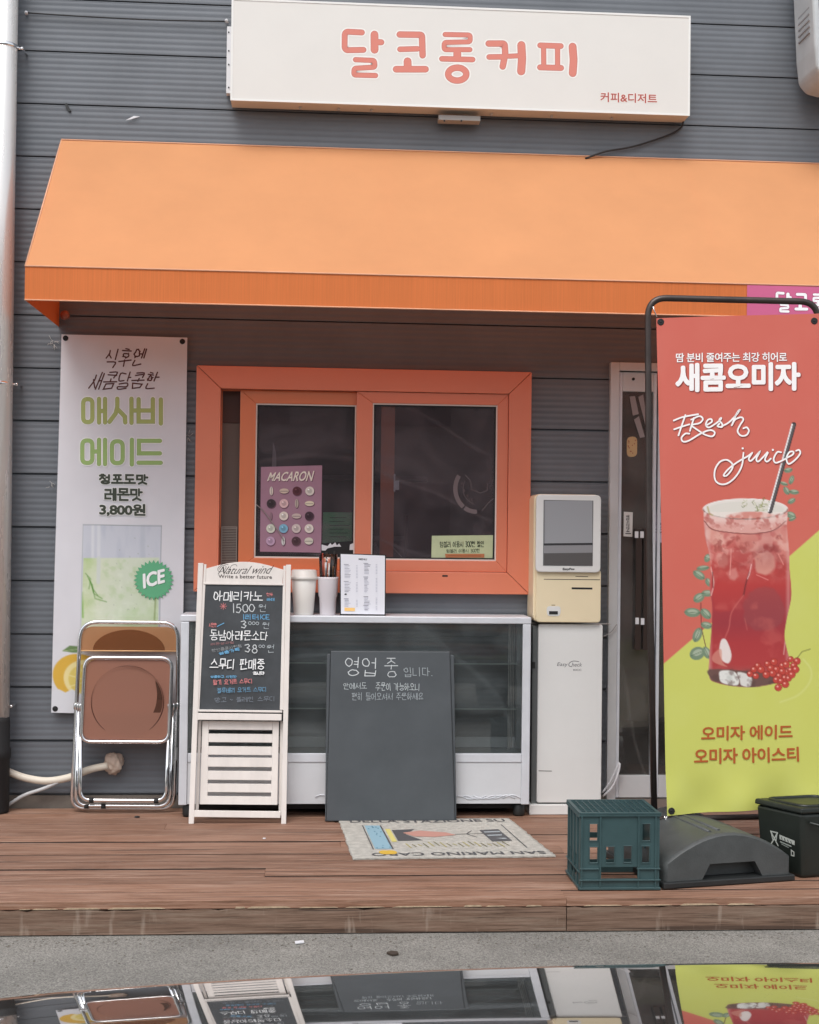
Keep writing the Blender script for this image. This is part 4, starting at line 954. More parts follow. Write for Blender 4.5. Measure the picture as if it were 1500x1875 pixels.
# ------------------------------------------------------------------ folding chair
ch = thing('folding_chair', 'folded chrome chair with clear brown seat leaning on the wall below the white banner', 'chair', (-.84, -.10, 0))
HP = Plane(-.105, .035)
def acrylic(name, c, tr, a=.5):
    m = bpy.data.materials.new(name); m.use_nodes = True; t = m.node_tree; b = t.nodes['Principled BSDF']; b.inputs['Base Color'].default_value = (*c, 1); b.inputs['Roughness'].default_value = .12; b.inputs['Coat Weight'].default_value = .2; b.inputs['Roughness'].default_value = .3
    tp = t.nodes.new('ShaderNodeBsdfTransparent'); tp.inputs[0].default_value = (*tr, 1); mx = t.nodes.new('ShaderNodeMixShader'); mx.inputs[0].default_value = a
    t.links.new(tp.outputs[0], mx.inputs[1]); t.links.new(b.outputs[0], mx.inputs[2]); t.links.new(mx.outputs[0], t.nodes['Material Output'].inputs[0]); return m
m_seat = acrylic('acrylic_brown', S(172, 124, 106), (.66, .48, .40), .62); m_back = acrylic('acrylic_amber', S(196, 148, 108), (.84, .66, .50), .5); m_dish = acrylic('acrylic_dish', S(150, 108, 92), (.86, .80, .77), .15)
def loop(name, pts, r, off, closed=True, rad=.0095):
    P = rounded([HP(a, b, off) for a, b in pts], r, 7, closed=closed)
    mb = MB(); mb.tube(P, rad, n=14, closed=closed); return mb.build(name, m_chrome, ch, fix=False)
loop('back_frame', [(148, 1139), (326, 1140), (325, 1290), (318, 1481), (131, 1480), (140, 1290)], [.075, .075, 0, .06, .06, 0], 0)
loop('rear_leg', [(146, 1292), (140, 1474), (312, 1475), (318, 1292)], [0, .055, .055, 0], .018, False)
loop('front_leg', [(151, 1292), (149, 1463), (306, 1464), (312, 1292)], [0, .05, .05, 0], .036, False)
loop('seat_frame', [(159, 1203), (317, 1204), (311, 1357), (151, 1356)], .048, .045, rad=.0085)
mb = MB(); mb.prism(rounded([HP(a, b, .043) for a, b in ((162, 1207), (313.5, 1208), (308, 1353), (154.5, 1352))], .042, 6), -HP.n*.006); se = mb.build('seat', m_seat, ch)
c = HP(236, 1283, .0445); mb = MB(); mb.lathe([(.157, -.0085), (.157, -.0105)], c, axis='y', n=64); mb.build('seat_dish', m_dish, se)
mb = MB(); q = [c+Vector((.158*math.cos(2*math.pi*k/72), -.001, .158*math.sin(2*math.pi*k/72))) for k in range(72)]; mb.tube(q, [.0002+.0022*max(0, math.cos(2*math.pi*k/72-R(-30)))**2+.002*max(0, math.cos(2*math.pi*k/72-R(225)))**2+.0014*max(0, math.cos(2*math.pi*k/72-R(80)))**8 for k in range(72)], n=6, closed=True); mb.build('dish_rim', acrylic('acrylic_rim', S(92, 52, 40), (.4, .25, .2), .7), se)
cres = []
for k in range(25): a = R(38-125*k/24); cres.append(c+Vector((.153*math.cos(a), -.0002, .153*math.sin(a))))
for k in range(25): a = R(-87+125*k/24); rr = .153-.030*math.sin(math.pi*k/24)**.7; cres.append(c+Vector((rr*math.cos(a), -.0002, rr*math.sin(a))))
mb = MB(); mb.prism(cres, (0, .002, 0)); mb.build('dish_shade', acrylic('acrylic_shade', S(104, 72, 58), (.5, .4, .36), .45), se)  # dark crescent puts the shading of the dish into colour
mb = MB(); mb.prism([c+Vector((.150*math.cos(R(200+140*k/24)), .0012, .150*math.sin(R(200+140*k/24)))) for k in range(25)], (0, .001, 0)); mb.build('dish_lower_tone', acrylic('acrylic_lower_tone', S(96, 82, 76), (.6, .55, .52), .30), se)  # grey segment paints the darker view through the clear seat
bp_ = [HP(a, b, .0) for a, b in ((150, 1147), (324, 1148), (325, 1193), (148, 1192))]; mb = MB(); mb.prism(rounded(bp_, [.07, .07, .004, .004], 7), -HP.n*.007); bk_ = mb.build('backrest', m_back, ch, bevel=.001)
mb = MB(); mb.prism([HP(236+66*math.cos(math.pi*k/24), 1191-38*math.sin(math.pi*k/24), .0015) for k in range(25)], -HP.n*.001); mb.build('back_dish', acrylic('acrylic_back_dish', S(150, 100, 64), (.7, .5, .36), .42), bk_)
mb = MB(); mb.tube([HP(149, 1191.5, .003), HP(325, 1192.5, .003)], .003, n=8); mb.build('back_lip', acrylic('acrylic_lip', S(236, 190, 140), (.9, .7, .5), .8), bk_)
for xs_ in ((140, 146, 151.5), (325, 319, 313)):
    for k, xx in enumerate(xs_):
        mb = MB(); cc_ = HP(xx, 1293, .018*k); mb.lathe([(.0125, -.014), (.0135, -.012), (.0135, .012), (.0125, .014)], cc_, axis='z', n=18); mb.build('pivot', m_chrome, ch)
for px, py, o_ in ((170, 1463, .036), (288, 1464, .036), (160, 1475, .018), (191, 1475, .018)):
    mb = MB(); cc_ = HP(px, py, o_); mb.lathe([(.0115, -.01), (.0115, .01)], cc_, axis='x', n=14); mb.build('rubber_buffer', m_rubber, ch)

# ------------------------------------------------------------------ display case
cs = thing('display_case', 'low white aluminium glass display case standing under the window', 'display case', (.19, -.13, 0))
CY0, CY1 = -.240, -.03
cx0, cx1 = X(329, 1300, CY0), X(971, 1300, CY0); czt = Z(650, 1128, CY0); czb = Z(650, 1474, CY0)
zg0, zg1 = Z(650, 1380, CY0), Z(650, 1141, CY0); zr = Z(650, 1396, CY0); pwid = .036
for x0 in (cx0, cx1-pwid):
    for (ya, yb) in ((CY0, CY0+pwid), (CY1-pwid, CY1)):
        mb = MB(); mb.box(x0, x0+pwid, ya, yb, czb, czt-.031); mb.build('corner_post', m_alu, cs, bevel=.003)
mb = MB(); mb.box(cx0-.001, cx1+.001, CY0-.001, CY1, czt-.03, czt); mb.build('top_slab', m_alu, cs, bevel=.004)
mb = MB(); mb.box(cx0+pwid+.001, cx1-pwid-.001, CY0+.002, CY0+.03, zr, zg0); mb.build('middle_rail', m_alu, cs, bevel=.002)
mb = MB(); mb.box(cx0+pwid+.001, cx1-pwid-.001, CY0+.006, CY0+.012, czb+.004, zr-.001); mb.build('lower_panel', mat('case_panel', (.62, .63, .65), .4, var=.05, vscale=6, bump=.06, bscale=6), cs)
mb = MB(); mb.box(cx0+.004, cx1-.004, CY0+.03, CY1, zr-.02, zg0-.004); mb.build('case_floor', mat('case_floor_grey', (.26, .27, .27), .5, var=.1), cs)
gl_case = glass('case_glass', (.94, .96, .95), 1.65, refl_haze=.11, dcol=(.30, .34, .35))
mb = MB(); mb.box(cx0+pwid, cx1-pwid, CY0+.008, CY0+.012, zg0+.001, zg1-.001); mb.build('front_pane', gl_case, cs)
for x in (cx0+.012, cx1-.016): mb = MB(); mb.box(x, x+.004, CY0+pwid, CY1-pwid, zg0, zg1); mb.build('side_pane', gl_case, cs)
for py in (1215, 1298):
    z = Z(650, py, CY0+.05); mb = MB(); mb.box(cx0+.02, cx1-.02, CY0+.035, CY1-.03, z, z+.006); mb.build('glass_shelf', mat('shelf_glass_edge', (.42, .48, .46), .15, coat=1), cs)
mb = MB(); z = Z(650, 1357, CY1-.01); mb.box(cx0+pwid, cx1-pwid, CY1-.02, CY1, zg0-.002, z+.02); mb.build('back_rail', m_alu, cs, bevel=.002)
mb = MB()
for k in range(4): x = cx1-pwid-.008-k*.012; mb.box(x-.004, x, CY1-.016-k*.03, CY1-.008-k*.03, zg0, zg1)
for k in range(3): x = cx0+pwid+.008+k*.012; mb.box(x, x+.004, CY1-.016-k*.03, CY1-.008-k*.03, zg0, zg1)
mb.build_each('shelf_upright', m_gal, cs)
mb = MB(); mb.box(cx0+.05, cx1-.05, CY0+.06, CY1-.01, .03, czb-.001); mb.build('underbody', m_rubber, cs)
mb = MB()
for x in (cx0+.04, cx1-.04, .2): mb.lathe([(.022, 0), (.026, .01), (.026, .05), (.02, czb-.002)], (x, CY0+.045, 0.001), n=18)
mb.build_each('foot', m_black, cs)
mb = MB()      # creased wrap at the foot of the panel
for k in range(7):
    x0 = .63+k*.043 if k < 6 else .02; q = [(x0+j*.02, CY0+.004, czb+.03+.008*math.sin(j*1.3+k)+k*.001) for j in range(6)]; mb.tube(q, .0022, n=5)
mb.build('film_crease', m_alu, cs, kind='stuff')

# on the case: cups, menu
TZ = czt
c = Plane(-.17)(556, 1125); c.z = TZ+.0005
cup = thing('paper_cup', 'big white lidded takeaway cup on the display case, half behind the easel sign', 'cup', tuple(c))
m_cupw = mat('cup_white', S(224, 220, 214), .5, var=.02); pxm = 1/ (2500/(6.25-.17))
mb = MB(); mb.lathe([(.042, 0), (.043, .002), (.056, .163), (.054, .165)], c, n=40); mb.build('cup_body', m_cupw, cup)
mb = MB(); mb.lathe([(.058, .155), (.061, .157), (.061, .168), (.057, .170), (.055, .196), (.050, .199), (.049, .193), (.01, .192)], c, n=40); mb.build('lid', mat('lid_white', S(216, 212, 206), .45), cup)
c = Plane(-.17)(600, 1125); c.z = TZ+.0005
tb = thing('tumbler', 'white tumbler holding a clear sleeve of straws on the display case', 'tumbler', tuple(c))
mb = MB(); mb.lathe([(.034, 0), (.035, .002), (.038, .075), (.042, .085), (.0465, .16), (.0475, .168), (.045, .168), (.044, .16), (.03, .02)], c, n=40); mb.build('tumbler_body', mat('tumbler_lilac', S(218, 212, 216), .4), tb)
c2 = c+Vector((0, 0, .1)); mb = MB(); mb.lathe([(.038, .06), (.042, .17)], c2, n=28); o = mb.build('clear_sleeve', glass('clear_plastic', (.92, .92, .92), 1.45), tb)
st_cols = [m_black, m_rubber, mat('pen_silver', (.4, .38, .36), .3, metal=.5), m_black, mat('pen_red', S(170, 70, 50), .5), mat('stick_wood', S(170, 130, 90), .6), m_black, m_white, mat('pen_grey', (.12, .12, .12), .4), m_black, m_rubber]
rg = random.Random(8)
strw = thing('straw_bundle', 'bundle of dark pens and stirrers standing in the tumbler', 'stirrers', tuple(c+Vector((0, 0, .06))))
for k, m in enumerate(st_cols):
    a = k*2.4; r1 = .02; r2 = rg.uniform(.022, .042); hgt = rg.uniform(.215, .285); mb = MB()
    mb.tube([c+Vector((r1*math.cos(a), r1*math.sin(a), .06)), c+Vector((r2*math.cos(a), r2*math.sin(a), hgt))], rg.uniform(.003, .0045), n=8); mb.build('pen', m, strw)
MP = Plane(-.19, -.02)
mn_ = thing('menu_board', 'white printed MENU sheet on a black clipboard standing on the display case', 'menu', (MP(664, 1127).x, -.19, TZ+.0005))
mb = MB(); mb.slab(MP, [(622, 1013), (707, 1016), (706, 1127.5), (622.5, 1127)], .008); mb.build('backing', m_rubber, mn_)
mb = MB(); mb.slab(MP, [(624, 1014.5), (705, 1017.5), (704.5, 1125), (624.5, 1124)], .001, off=.001); mb.build('sheet', mat('paper_white', S(232, 233, 240), .5), mn_)
pr = Print(MP, .0015); gk = ink(140, 140, 154); gk2 = ink(188, 189, 202)
pr.text('MENU', ((657, 1022), (672, 1022.5), (672, 1026), (657, 1025.5)), ink(60, 60, 66), bold=.02)
for (xx, yy, n_, ww) in ((631, 1036, 9, 12), (631, 1067, 7, 12), (631, 1099, 5, 12), (667, 1034, 7, 12), (667, 1059, 10, 10), (667, 1095, 5, 12), (667, 1111, 3, 12)):
    pr.stroke([(xx-1, yy-2.6), (xx+7, yy-2.5)], 1.0, gk)
    for k in range(n_): pr.stroke([(xx, yy+k*2.7), (xx+ww*rg.uniform(.5, 1), yy+k*2.7+.1)], .8, gk if rg.random() < .35 else gk2, cap=False); pr.stroke([(xx+21, yy+k*2.7), (xx+24, yy+k*2.7)], .8, gk2, cap=False)
pr.poly([(631, 1112.5), (650, 1113), (650, 1119), (631, 1118.5)], ink(250, 205, 130)); pr.ell(633, 1088, 2.2, 1.4, ink(50, 50, 54), n=12)
pr.build('printing', mn_)

# ------------------------------------------------------------------ easel chalkboard
EY, EK = -.350, .085
EP = Plane(EY, EK)
es = thing('easel_chalkboard', 'white wooden A-frame chalkboard with Natural wind header and menu in chalk', 'chalkboard', (EP(436, 1508).x, EY, 0))
m_wwood = mat('white_washed_wood', S(226, 220, 214), .6, var=.07, vscale=14, bump=.15, bscale=40, stretch=(1, 1, .25))
def slabp(name, pix, t, m, par, off=0, bev=.0015, lab=None, pl=None):
    mb = MB(); mb.slab(pl or EP, pix, t, None, off); return mb.build(name, m, par, bevel=bev, seg=2, label=lab)
slabp('post', [(363, 1031), (372.5, 1031), (355, 1508.5), (345.5, 1508.5)], .022, m_wwood, es, .004)
slabp('post', [(524, 1034), (533, 1034), (524, 1509), (515, 1509)], .022, m_wwood, es, .004)
slabp('inner_post', [(373.5, 1033), (378, 1033), (365, 1300), (358.5, 1300)], .014, m_wwood, es, 0)
slabp('inner_post', [(519, 1036), (523.5, 1036), (519, 1300), (512.5, 1300)], .014, m_wwood, es, 0)
hp = [(378, 1041)]+[(378+(519-378)*k/16, 1041-13.5*math.sin(math.pi*k/16)+k*.15) for k in range(1, 16)]+[(519, 1043), (517.5, 1069), (376.5, 1067)]
slabp('arched_header', hp, .014, m_wwood, es, .001)
slabp('chalk_panel', [(374, 1068), (519, 1070), (515.5, 1302), (366, 1299)], .006, mat('chalk_slate', (.050, .056, .062), .62, var=.25, vscale=9), es, -.003, 0)
for pix in ([(373, 1066.5), (520, 1068.5), (520, 1072), (373, 1070)], [(362.5, 1299), (517, 1301), (517, 1305), (362.5, 1303)]): slabp('panel_moulding', pix, .01, m_wwood, es, .003, .001)
slabp('cross_rail', [(359.5, 1305.5), (516, 1307.5), (515.5, 1319.5), (359, 1318)], .016, m_wwood, es, .003)
slabp('bottom_rail', [(354.5, 1484), (514, 1486), (513.5, 1498), (354, 1496)], .014, m_wwood, es, .002)
# rear louvre leaf
EB = Plane(EY+.03, .075)
slabp('leaf_stile', [(370.5, 1320), (382.5, 1320), (379.5, 1473), (366, 1473)], .012, m_wwood, es, 0, pl=EB)
slabp('leaf_stile', [(499.5, 1321), (511, 1321), (508, 1474), (496, 1474)], .012, m_wwood, es, 0, pl=EB)
slabp('rear_leg', [(363.5, 1320), (368.5, 1320), (363, 1492), (357, 1492)], .012, m_wwood, es, -.012, pl=EB)
slabp('rear_leg', [(513, 1321), (518.5, 1321), (516, 1494), (510, 1494)], .012, m_wwood, es, -.012, pl=EB)
sl_y = [(1320, 1336), (1343.5, 1359), (1366.5, 1382), (1387, 1404), (1411.5, 1428), (1435, 1450.5), (1458, 1473)]
for k, (a, b) in enumerate(sl_y):
    s0 = 382.7-(a-1320)*.023; s1 = 499.3-(a-1320)*.02
    slabp('slat', [(s0, a), (s1, a+1), (s1-.4, b+1), (s0-.4, b)], .01, m_wwood, es, -.001, .001, pl=EB)
pr = Print(EP, .0016); bk = ink(48, 42, 42)
pr.text('Natural wind', ((402, 1037.5), (502, 1035.5), (499, 1050.5), (399, 1051)), bk, shear=.5, bold=-.008, spacing=.95)
pr.stroke([(418, 1034), (408, 1033), (399, 1041), (402, 1047), (411, 1044), (414, 1037), (407, 1036), (401, 1043)], 0.7, bk, smooth=5)
pr.stroke([(418, 1048), (424, 1036), (432, 1034), (434, 1037)], .7, bk, smooth=5)
pr.text('Write a better future', ((400, 1051.8), (498, 1053), (498, 1060), (400, 1058.6)), ink(66, 56, 54), bold=.012, spacing=1.05)
pr.build('header_lettering', es)
pr = Print(EP, -.0022)
W_, G_, RD, BLc = ink(238, 240, 240), ink(176, 184, 188), ink(206, 128, 128), ink(110, 168, 206)
halo = ink(40, 46, 54)
hw = dict(jit=.75, adv=1.12)
pr.han('아메리카노', ((392, 1083), (482, 1083), (481, 1100), (391, 1100)), 1.75, W_, under=[(1.0, halo)], seed=2, **hw)
pr.han('원두', ((488, 1086), (500, 1086), (500, 1091), (488, 1091)), .9, RD, jit=.4); pr.han('라떼', ((489, 1096), (502, 1095), (502, 1100), (489, 1100)), .9, BLc, jit=.4)
for a in (0, 45, 90, 135): c_, s_ = math.cos(R(a)), math.sin(R(a)); pr.stroke([(409-6*c_, 1110-6*s_), (409+6*c_, 1110+6*s_)], 1.0, RD)
pr.han('1500', ((428, 1106), (466, 1107), (466, 1120), (428, 1122)), 1.5, ink(205, 210, 212), jit=.7, seed=4); pr.han('원', ((474, 1107), (486, 1107), (486, 1120), (474, 1120)), 1.1, G_, jit=.5)
pr.han('1리터ICE', ((446, 1125), (493, 1126), (493, 1134), (446, 1134)), 1.3, BLc, jit=.5, seed=5)
pr.han('3', ((442, 1137), (451, 1137), (451, 1150), (442, 1150)), 1.6, ink(205, 210, 212), jit=.4); pr.han('000', ((455, 1138), (474, 1139), (474, 1144), (455, 1144)), 1.1, G_, jit=.3); pr.han('원', ((481, 1140), (492, 1140), (492, 1151), (481, 1151)), 1.0, G_, jit=.5)
pr.han('시원한', ((383, 1141), (397, 1141), (397, 1148), (383, 1148)), .9, RD, jit=.5); pr.stroke([(398, 1147), (404, 1144), (410, 1141)], 1.6, BLc)
pr.han('동남아레몬소다', ((385, 1154), (491, 1157), (490, 1172), (385, 1172)), 1.55, W_, under=[(.9, halo)], seed=7, **hw)
pr.han('레몬생과일', ((386, 1178), (428, 1174), (428, 1178), (386, 1182)), .6, ink(150, 110, 112), jit=.4); pr.han('탄산음료시원함', ((388, 1189), (442, 1180), (443, 1185), (389, 1194)), .7, ink(146, 150, 152), jit=.4)
pr.han('얼음가득', ((401, 1195), (438, 1186), (439, 1191), (402, 1199)), 1.2, BLc, jit=.6)
pr.han('3', ((449, 1180), (458, 1180), (458, 1194), (449, 1194)), 1.6, ink(205, 210, 212), jit=.4); pr.han('8', ((462, 1181), (471, 1181), (471, 1196), (462, 1196)), 1.5, ink(205, 210, 212), jit=.3); pr.han('00', ((474, 1181), (485, 1181), (485, 1186), (474, 1186)), 1.0, G_, jit=.3); pr.han('원', ((489, 1182), (501, 1180), (501, 1194), (489, 1195)), 1.0, G_, jit=.5)
pr.han('스무디 판매중', ((386, 1207), (485, 1208), (484, 1225), (385, 1225)), 1.8, W_, under=[(1.0, halo)], seed=9, **hw)
pr.han('입니다', ((464, 1230), (484, 1230), (484, 1235), (464, 1235)), 1.5, W_, jit=.5)
pr.han('상큼하고 시원한', ((386, 1237), (433, 1237), (433, 1241), (386, 1241)), .9, BLc, jit=.4)
pr.han('딸기 요거트 스무디', ((391, 1245), (461, 1243), (461, 1251), (391, 1254)), 1.1, RD, jit=.5)
pr.han('블루베리 요거트 스무디', ((398, 1260), (487, 1258), (487, 1266), (398, 1269)), .9, ink(104, 150, 180), jit=.5)
pr.han('망고 ~ 플레인 스무디', ((394, 1278), (502, 1275), (502, 1283), (394, 1286)), .7, ink(128, 136, 146), jit=.6)
pr.build('chalk_writing', es)

# ------------------------------------------------------------------ grey standing board
GYb, GK = -.325, .085; GP = Plane(GYb, GK)
gb = thing('standing_board', 'tall dark grey chalkboard with a few chalk lines leaning on the display case', 'chalkboard', (GP(715, 1504).x, GYb, 0))
m_slate = mat('slate_grey', (.068, .078, .086), .55, var=.12, vscale=5)
slabp('board', [(606, 1192), (824, 1193), (833.5, 1503), (598, 1504)], .022, m_slate, gb, 0, .004, pl=GP)
slabp('side_wing', [(598.5, 1199), (605.5, 1197), (597.8, 1505), (595.5, 1505)], .03, m_slate, gb, -.008, .003, pl=GP)
slabp('side_wing', [(824.5, 1199), (832, 1200), (836.5, 1503), (834, 1503)], .03, m_slate, gb, -.008, .003, pl=GP)
pr = Print(GP, .0012)
pr.han('영업', ((632, 1204), (688, 1205), (687, 1238), (633, 1236)), 1.5, ink(208, 214, 216), jit=.9, seed=3)
pr.han('중', ((705, 1206), (728, 1206), (728, 1240), (705, 1240)), 1.4, ink(200, 206, 208), jit=.8, seed=4)
pr.han('입니다.', ((740, 1223), (791, 1222), (791, 1237), (740, 1239)), 1.0, ink(170, 178, 182), jit=.7, seed=5)
pr.han('안에서도', ((629, 1251), (672, 1250), (672, 1261), (629, 1262)), 1.0, ink(180, 188, 190), jit=.6); pr.han('주문이 가능하오니', ((688, 1250), (767, 1252), (767, 1264), (688, 1264)), 1.0, ink(186, 194, 196), jit=.6)
pr.han('편히 들어오셔서 주문하세요', ((645, 1269), (775, 1269), (775, 1281), (645, 1282)), .9, ink(164, 172, 176), jit=.6)
pr.build('chalk_writing', gb)

# ------------------------------------------------------------------ door mat
FP = Flat(.008)
mt = thing('door_mat', 'cream printed door mat lying on the deck before the grey board', 'mat', tuple(FP(800, 1540)))
A_, B_, C_, D_ = FP(620, 1499), FP(932, 1497), FP(1018, 1566), FP(646, 1571)
nx, ny = 60, 40; mb = MB(); v = []; f = []; rg = random.Random(6)
for j in range(ny+1):
    for i in range(nx+1):
        u, t = i/nx, j/ny; p = (A_*(1-u)+B_*u)*(1-t)+(D_*(1-u)+C_*u)*t
        if i in (0, nx) or j in (0, ny): p = p+Vector((rg.uniform(-.003, .003), rg.uniform(-.003, .003), 0))
        p.z = .006+.0015*math.sin(u*9)*math.sin(t*7); v.append(p)
for j in range(ny):
    for i in range(nx): a = j*(nx+1)+i; f.append((a, a+nx+1, a+nx+2, a+1))
mb.add(v, f, None, True)
edge = [j*(nx+1) for j in range(ny+1)]+[ny*(nx+1)+i for i in range(1, nx+1)]+[j*(nx+1)+nx for j in range(ny-1, -1, -1)]+[i for i in range(nx-1, 0, -1)]
b0 = len(mb.v)
for e in edge: q = mb.v[e].copy(); q.z = 0.0005; mb.v.append(q)
for k in range(len(edge)): mb.f.append([edge[k], edge[(k+1) % len(edge)], b0+(k+1) % len(edge), b0+k]); mb.m.append(0); mb.sm.append(False)
mb.build('mat_pile', mat('mat_cream', (.47, .455, .41), .95, var=.22, vscale=35, bump=1, bscale=350), mt)
class QuadMap:        # u,v in 0..1000 over the mat
    n = Vector((0, 0, 1))
    def __call__(s, u, v_, off=0): u /= 1000; v_ /= 1000; p = (A_*(1-u)+B_*u)*(1-v_)+(D_*(1-u)+C_*u)*v_; p.z = .0062+.0015*math.sin(u*9)*math.sin(v_*7)+off; return p
pr = Print(QuadMap(), .0008); mk = ink(84, 84, 86); 
pr.text('DELLA STAZIONE SU', ((60, 40), (955, 40), (955, 115), (60, 115)), mk, bold=.025)
pr.text('SAN MARINO CARO', ((965, 960), (100, 960), (100, 890), (965, 890)), mk, bold=.025)
pr.stroke([(120, 200), (120, 800)], 6, mk, cap=False); pr.stroke([(905, 200), (905, 800)], 6, mk, cap=False)
pr.poly([(130, 205), (215, 205), (215, 790), (130, 790)], ink(140, 172, 186)); pr.stroke([(220, 205), (220, 800)], 8, mk, cap=False)
pr.poly([(235, 300), (262, 300), (262, 620), (235, 620)], ink(205, 195, 120)); pr.poly([(270, 330), (400, 300), (330, 440), (400, 600), (270, 600)], mk)
pr.poly([(320, 400), (420, 340), (560, 400), (600, 470), (480, 520), (370, 500)], ink(186, 140, 128))
pr.stroke([(600, 450), (700, 440), (780, 440)], 9, ink(90, 88, 84)); pr.stroke([(705, 360), (660, 445), (700, 530)], 6, mk)
pr.poly([(750, 350), (860, 330), (870, 620), (760, 640)], mk)
for k in range(3): pr.poly([(765, 390+k*85), (855, 380+k*85), (856, 405+k*85), (767, 415+k*85)], ink(160, 168, 172))
for k in range(18): pr.stroke([(300+k*30, 670+30*math.sin(k)), (315+k*30, 760+20*math.cos(k*2))], 7, ink(120, 116, 84) if k % 2 else ink(170, 160, 100), cap=False)
pr.ell(200, 880, 30, 50, ink(206, 170, 70), n=16); pr.ell(170, 880, 30, 50, ink(206, 170, 70), n=16)
for k in range(24): pr.ell(140+rg.random()*70, 230+rg.random()*540, 5, 12, ink(90, 130, 150), n=6)
pr.build('printed_design', mt)

# ------------------------------------------------------------------ kiosk
KY = -.20
ks = thing('self_order_kiosk', 'white and cream self-order payment kiosk on a tall white pedestal', 'kiosk', (X(1042, 1470, -.17), -.1, 0))
def rrect(q, r, k=6): return [(p.x, p.y) for p in rounded([Vector((q[0], q[2])), Vector((q[1], q[2])), Vector((q[1], q[3])), Vector((q[0], q[3]))], r, k)]
def rbody(name, q, r, ya, yb, m, par, bev=.004):
    mb = MB(); mb.prism([(x, ya, z) for x, z in rrect(q, r)], (0, yb-ya, 0)); return mb.build(name, m, par, bevel=bev)
uq = rect(978.5, 905, 1100.5, 1140, KY)
rbody('terminal_back', (uq[0], uq[1], uq[2], uq[3]), .03, KY+.02, -.01, m_cream, ks)
hq = rect(981, 906, 1099.5, 1048, KY)
lq_ = rect(982, 1046.5, 1100.5, 1140, KY+.004)
rbody('lower_housing', (lq_[0], lq_[1], lq_[2], lq_[3]+.01), .018, KY+.004, KY+.0195, m_cream, ks, .004)
sb = rbody('screen_bezel', (hq[0], hq[1], hq[2], hq[3]), .024, KY-.012, KY+.003, m_offwhite, ks, .004)
sq = rect(995, 916, 1086, 1036, KY-.012)
mb = MB(); mb.box(sq[0], sq[1], KY-.0135, KY-.011, sq[2], sq[3]); mb.build('screen', mat('screen_glass', (.16, .165, .17), .12, coat=1, spec=.8), sb)
pk = Plane(KY-.0137); mb = MB()
mb.slab(pk, [(996, 917), (1085, 917), (1085, 1035), (996, 1035)], .0002); ig = mb.build('screen_reflection', ink(150, 152, 156), sb)  # grey ground of the painted street reflection on the screen
pr = Print(pk, .0003); pr.poly([(996, 995), (1085, 994), (1085, 998), (996, 999)], ink(56, 56, 58)); pr.poly([(996, 999), (1085, 998), (1085, 1012), (996, 1013)], ink(138, 138, 141)); pr.poly([(996, 1013), (1085, 1012), (1085, 1035), (996, 1035)], ink(88, 86, 86))  # reflection of the street painted as grey bands
pr.poly([(996, 917), (998, 917), (998, 995), (996, 995)], ink(120, 122, 126)); pr.text('EasyPos', ((1030.5, 1040), (1052, 1040), (1052, 1044.5), (1030.5, 1044.5)), ink(40, 40, 44), bold=.04, shear=.15)
pr.build('reflection_and_brand', sb)
mb = MB(); k2 = Plane(KY-.0005+.004); mb.slab(k2, [(996, 1060), (1099, 1061), (1099, 1062.2), (996, 1061.2)], .001); mb.slab(k2, [(1047, 1075.5), (1085, 1076), (1085, 1079.5), (1047, 1079)], .001); mb.slab(k2, [(1054, 1055), (1077, 1055.4), (1077, 1056.4), (1054, 1056)], .001)
mb.build_each('card_slot', m_rubber, ks)
mb = MB(); mb.slab(k2, rounded([(1001, 1110), (1027, 1110), (1026, 1128), (1002, 1128)], 6), .001, off=.001); sp_ = mb.build('scanner_surround', m_offwhite, ks); mb = MB(); mb.slab(k2, [(1005.5, 1119), (1021.5, 1119), (1021.5, 1125), (1005.5, 1125)], .001, off=.0025); mb.build('scanner_window', m_rubber, sp_)
mb = MB(); mb.slab(k2, [(1010, 1107.5), (1017, 1107.5), (1017, 1108.7), (1010, 1108.7)], .001); mb.build('scanner_mark', ink(120, 100, 70), ks)
PYk = -.175
pq = rect(984.5, 1143, 1102.5, 1470, PYk)
rbody('pedestal_front', (pq[0], pq[1], pq[2], pq[3]), .012, PYk, PYk+.02, m_offwhite, ks, .004)
mb = MB(); mb.box(pq[0]-.022, pq[1]+.0, PYk+.0205, -.02, .03, pq[3]-.01); mb.build('pedestal_body', mat('pedestal_dark', (.12, .13, .13), .5), ks, bevel=.002)
mb = MB(); a = rect(975, 1212, 980, 1224, PYk+.02); mb.box(a[0], a[1], PYk+.018, PYk+.024, a[2], a[3]); mb.build('side_lock', m_rubber, ks)
mb = MB(); mb.box(X(969, 1480, -.178), pq[1]+.02, -.185, -.015, .001, Z(1000, 1473, -.178)); mb.build('foot_plate', m_offwhite, ks, bevel=.003)
pp_ = Plane(PYk); pr = Print(pp_, .0004)
pr.text('Easy', ((1020, 1213), (1040, 1213), (1040, 1222), (1020, 1221.5)), ink(90, 90, 94), shear=.25, bold=.0); pr.text('heck', ((1047, 1213.5), (1066, 1213.5), (1066, 1220.5), (1047, 1220.5)), ink(90, 90, 94), shear=.25)
pr.stroke([(1060, 1211.5), (1050, 1210.5), (1043, 1214), (1042, 1219), (1047, 1221)], 1.1, ink(90, 90, 94), smooth=4); pr.text('KICC', ((1050, 1225), (1065, 1225), (1065, 1228.5), (1050, 1228.5)), ink(120, 120, 122), bold=.02)
pr.stroke([(987, 1411.5), (1010, 1412)], 1.6, ink(120, 118, 116)); pr.build('brand_lettering', ks)
mb = MB(); mb.tube([Plane(-.05)(970, 1141), Plane(-.05)(1118, 1142.5)], .003, n=8); mb.build('support_rod', m_gal, ks)
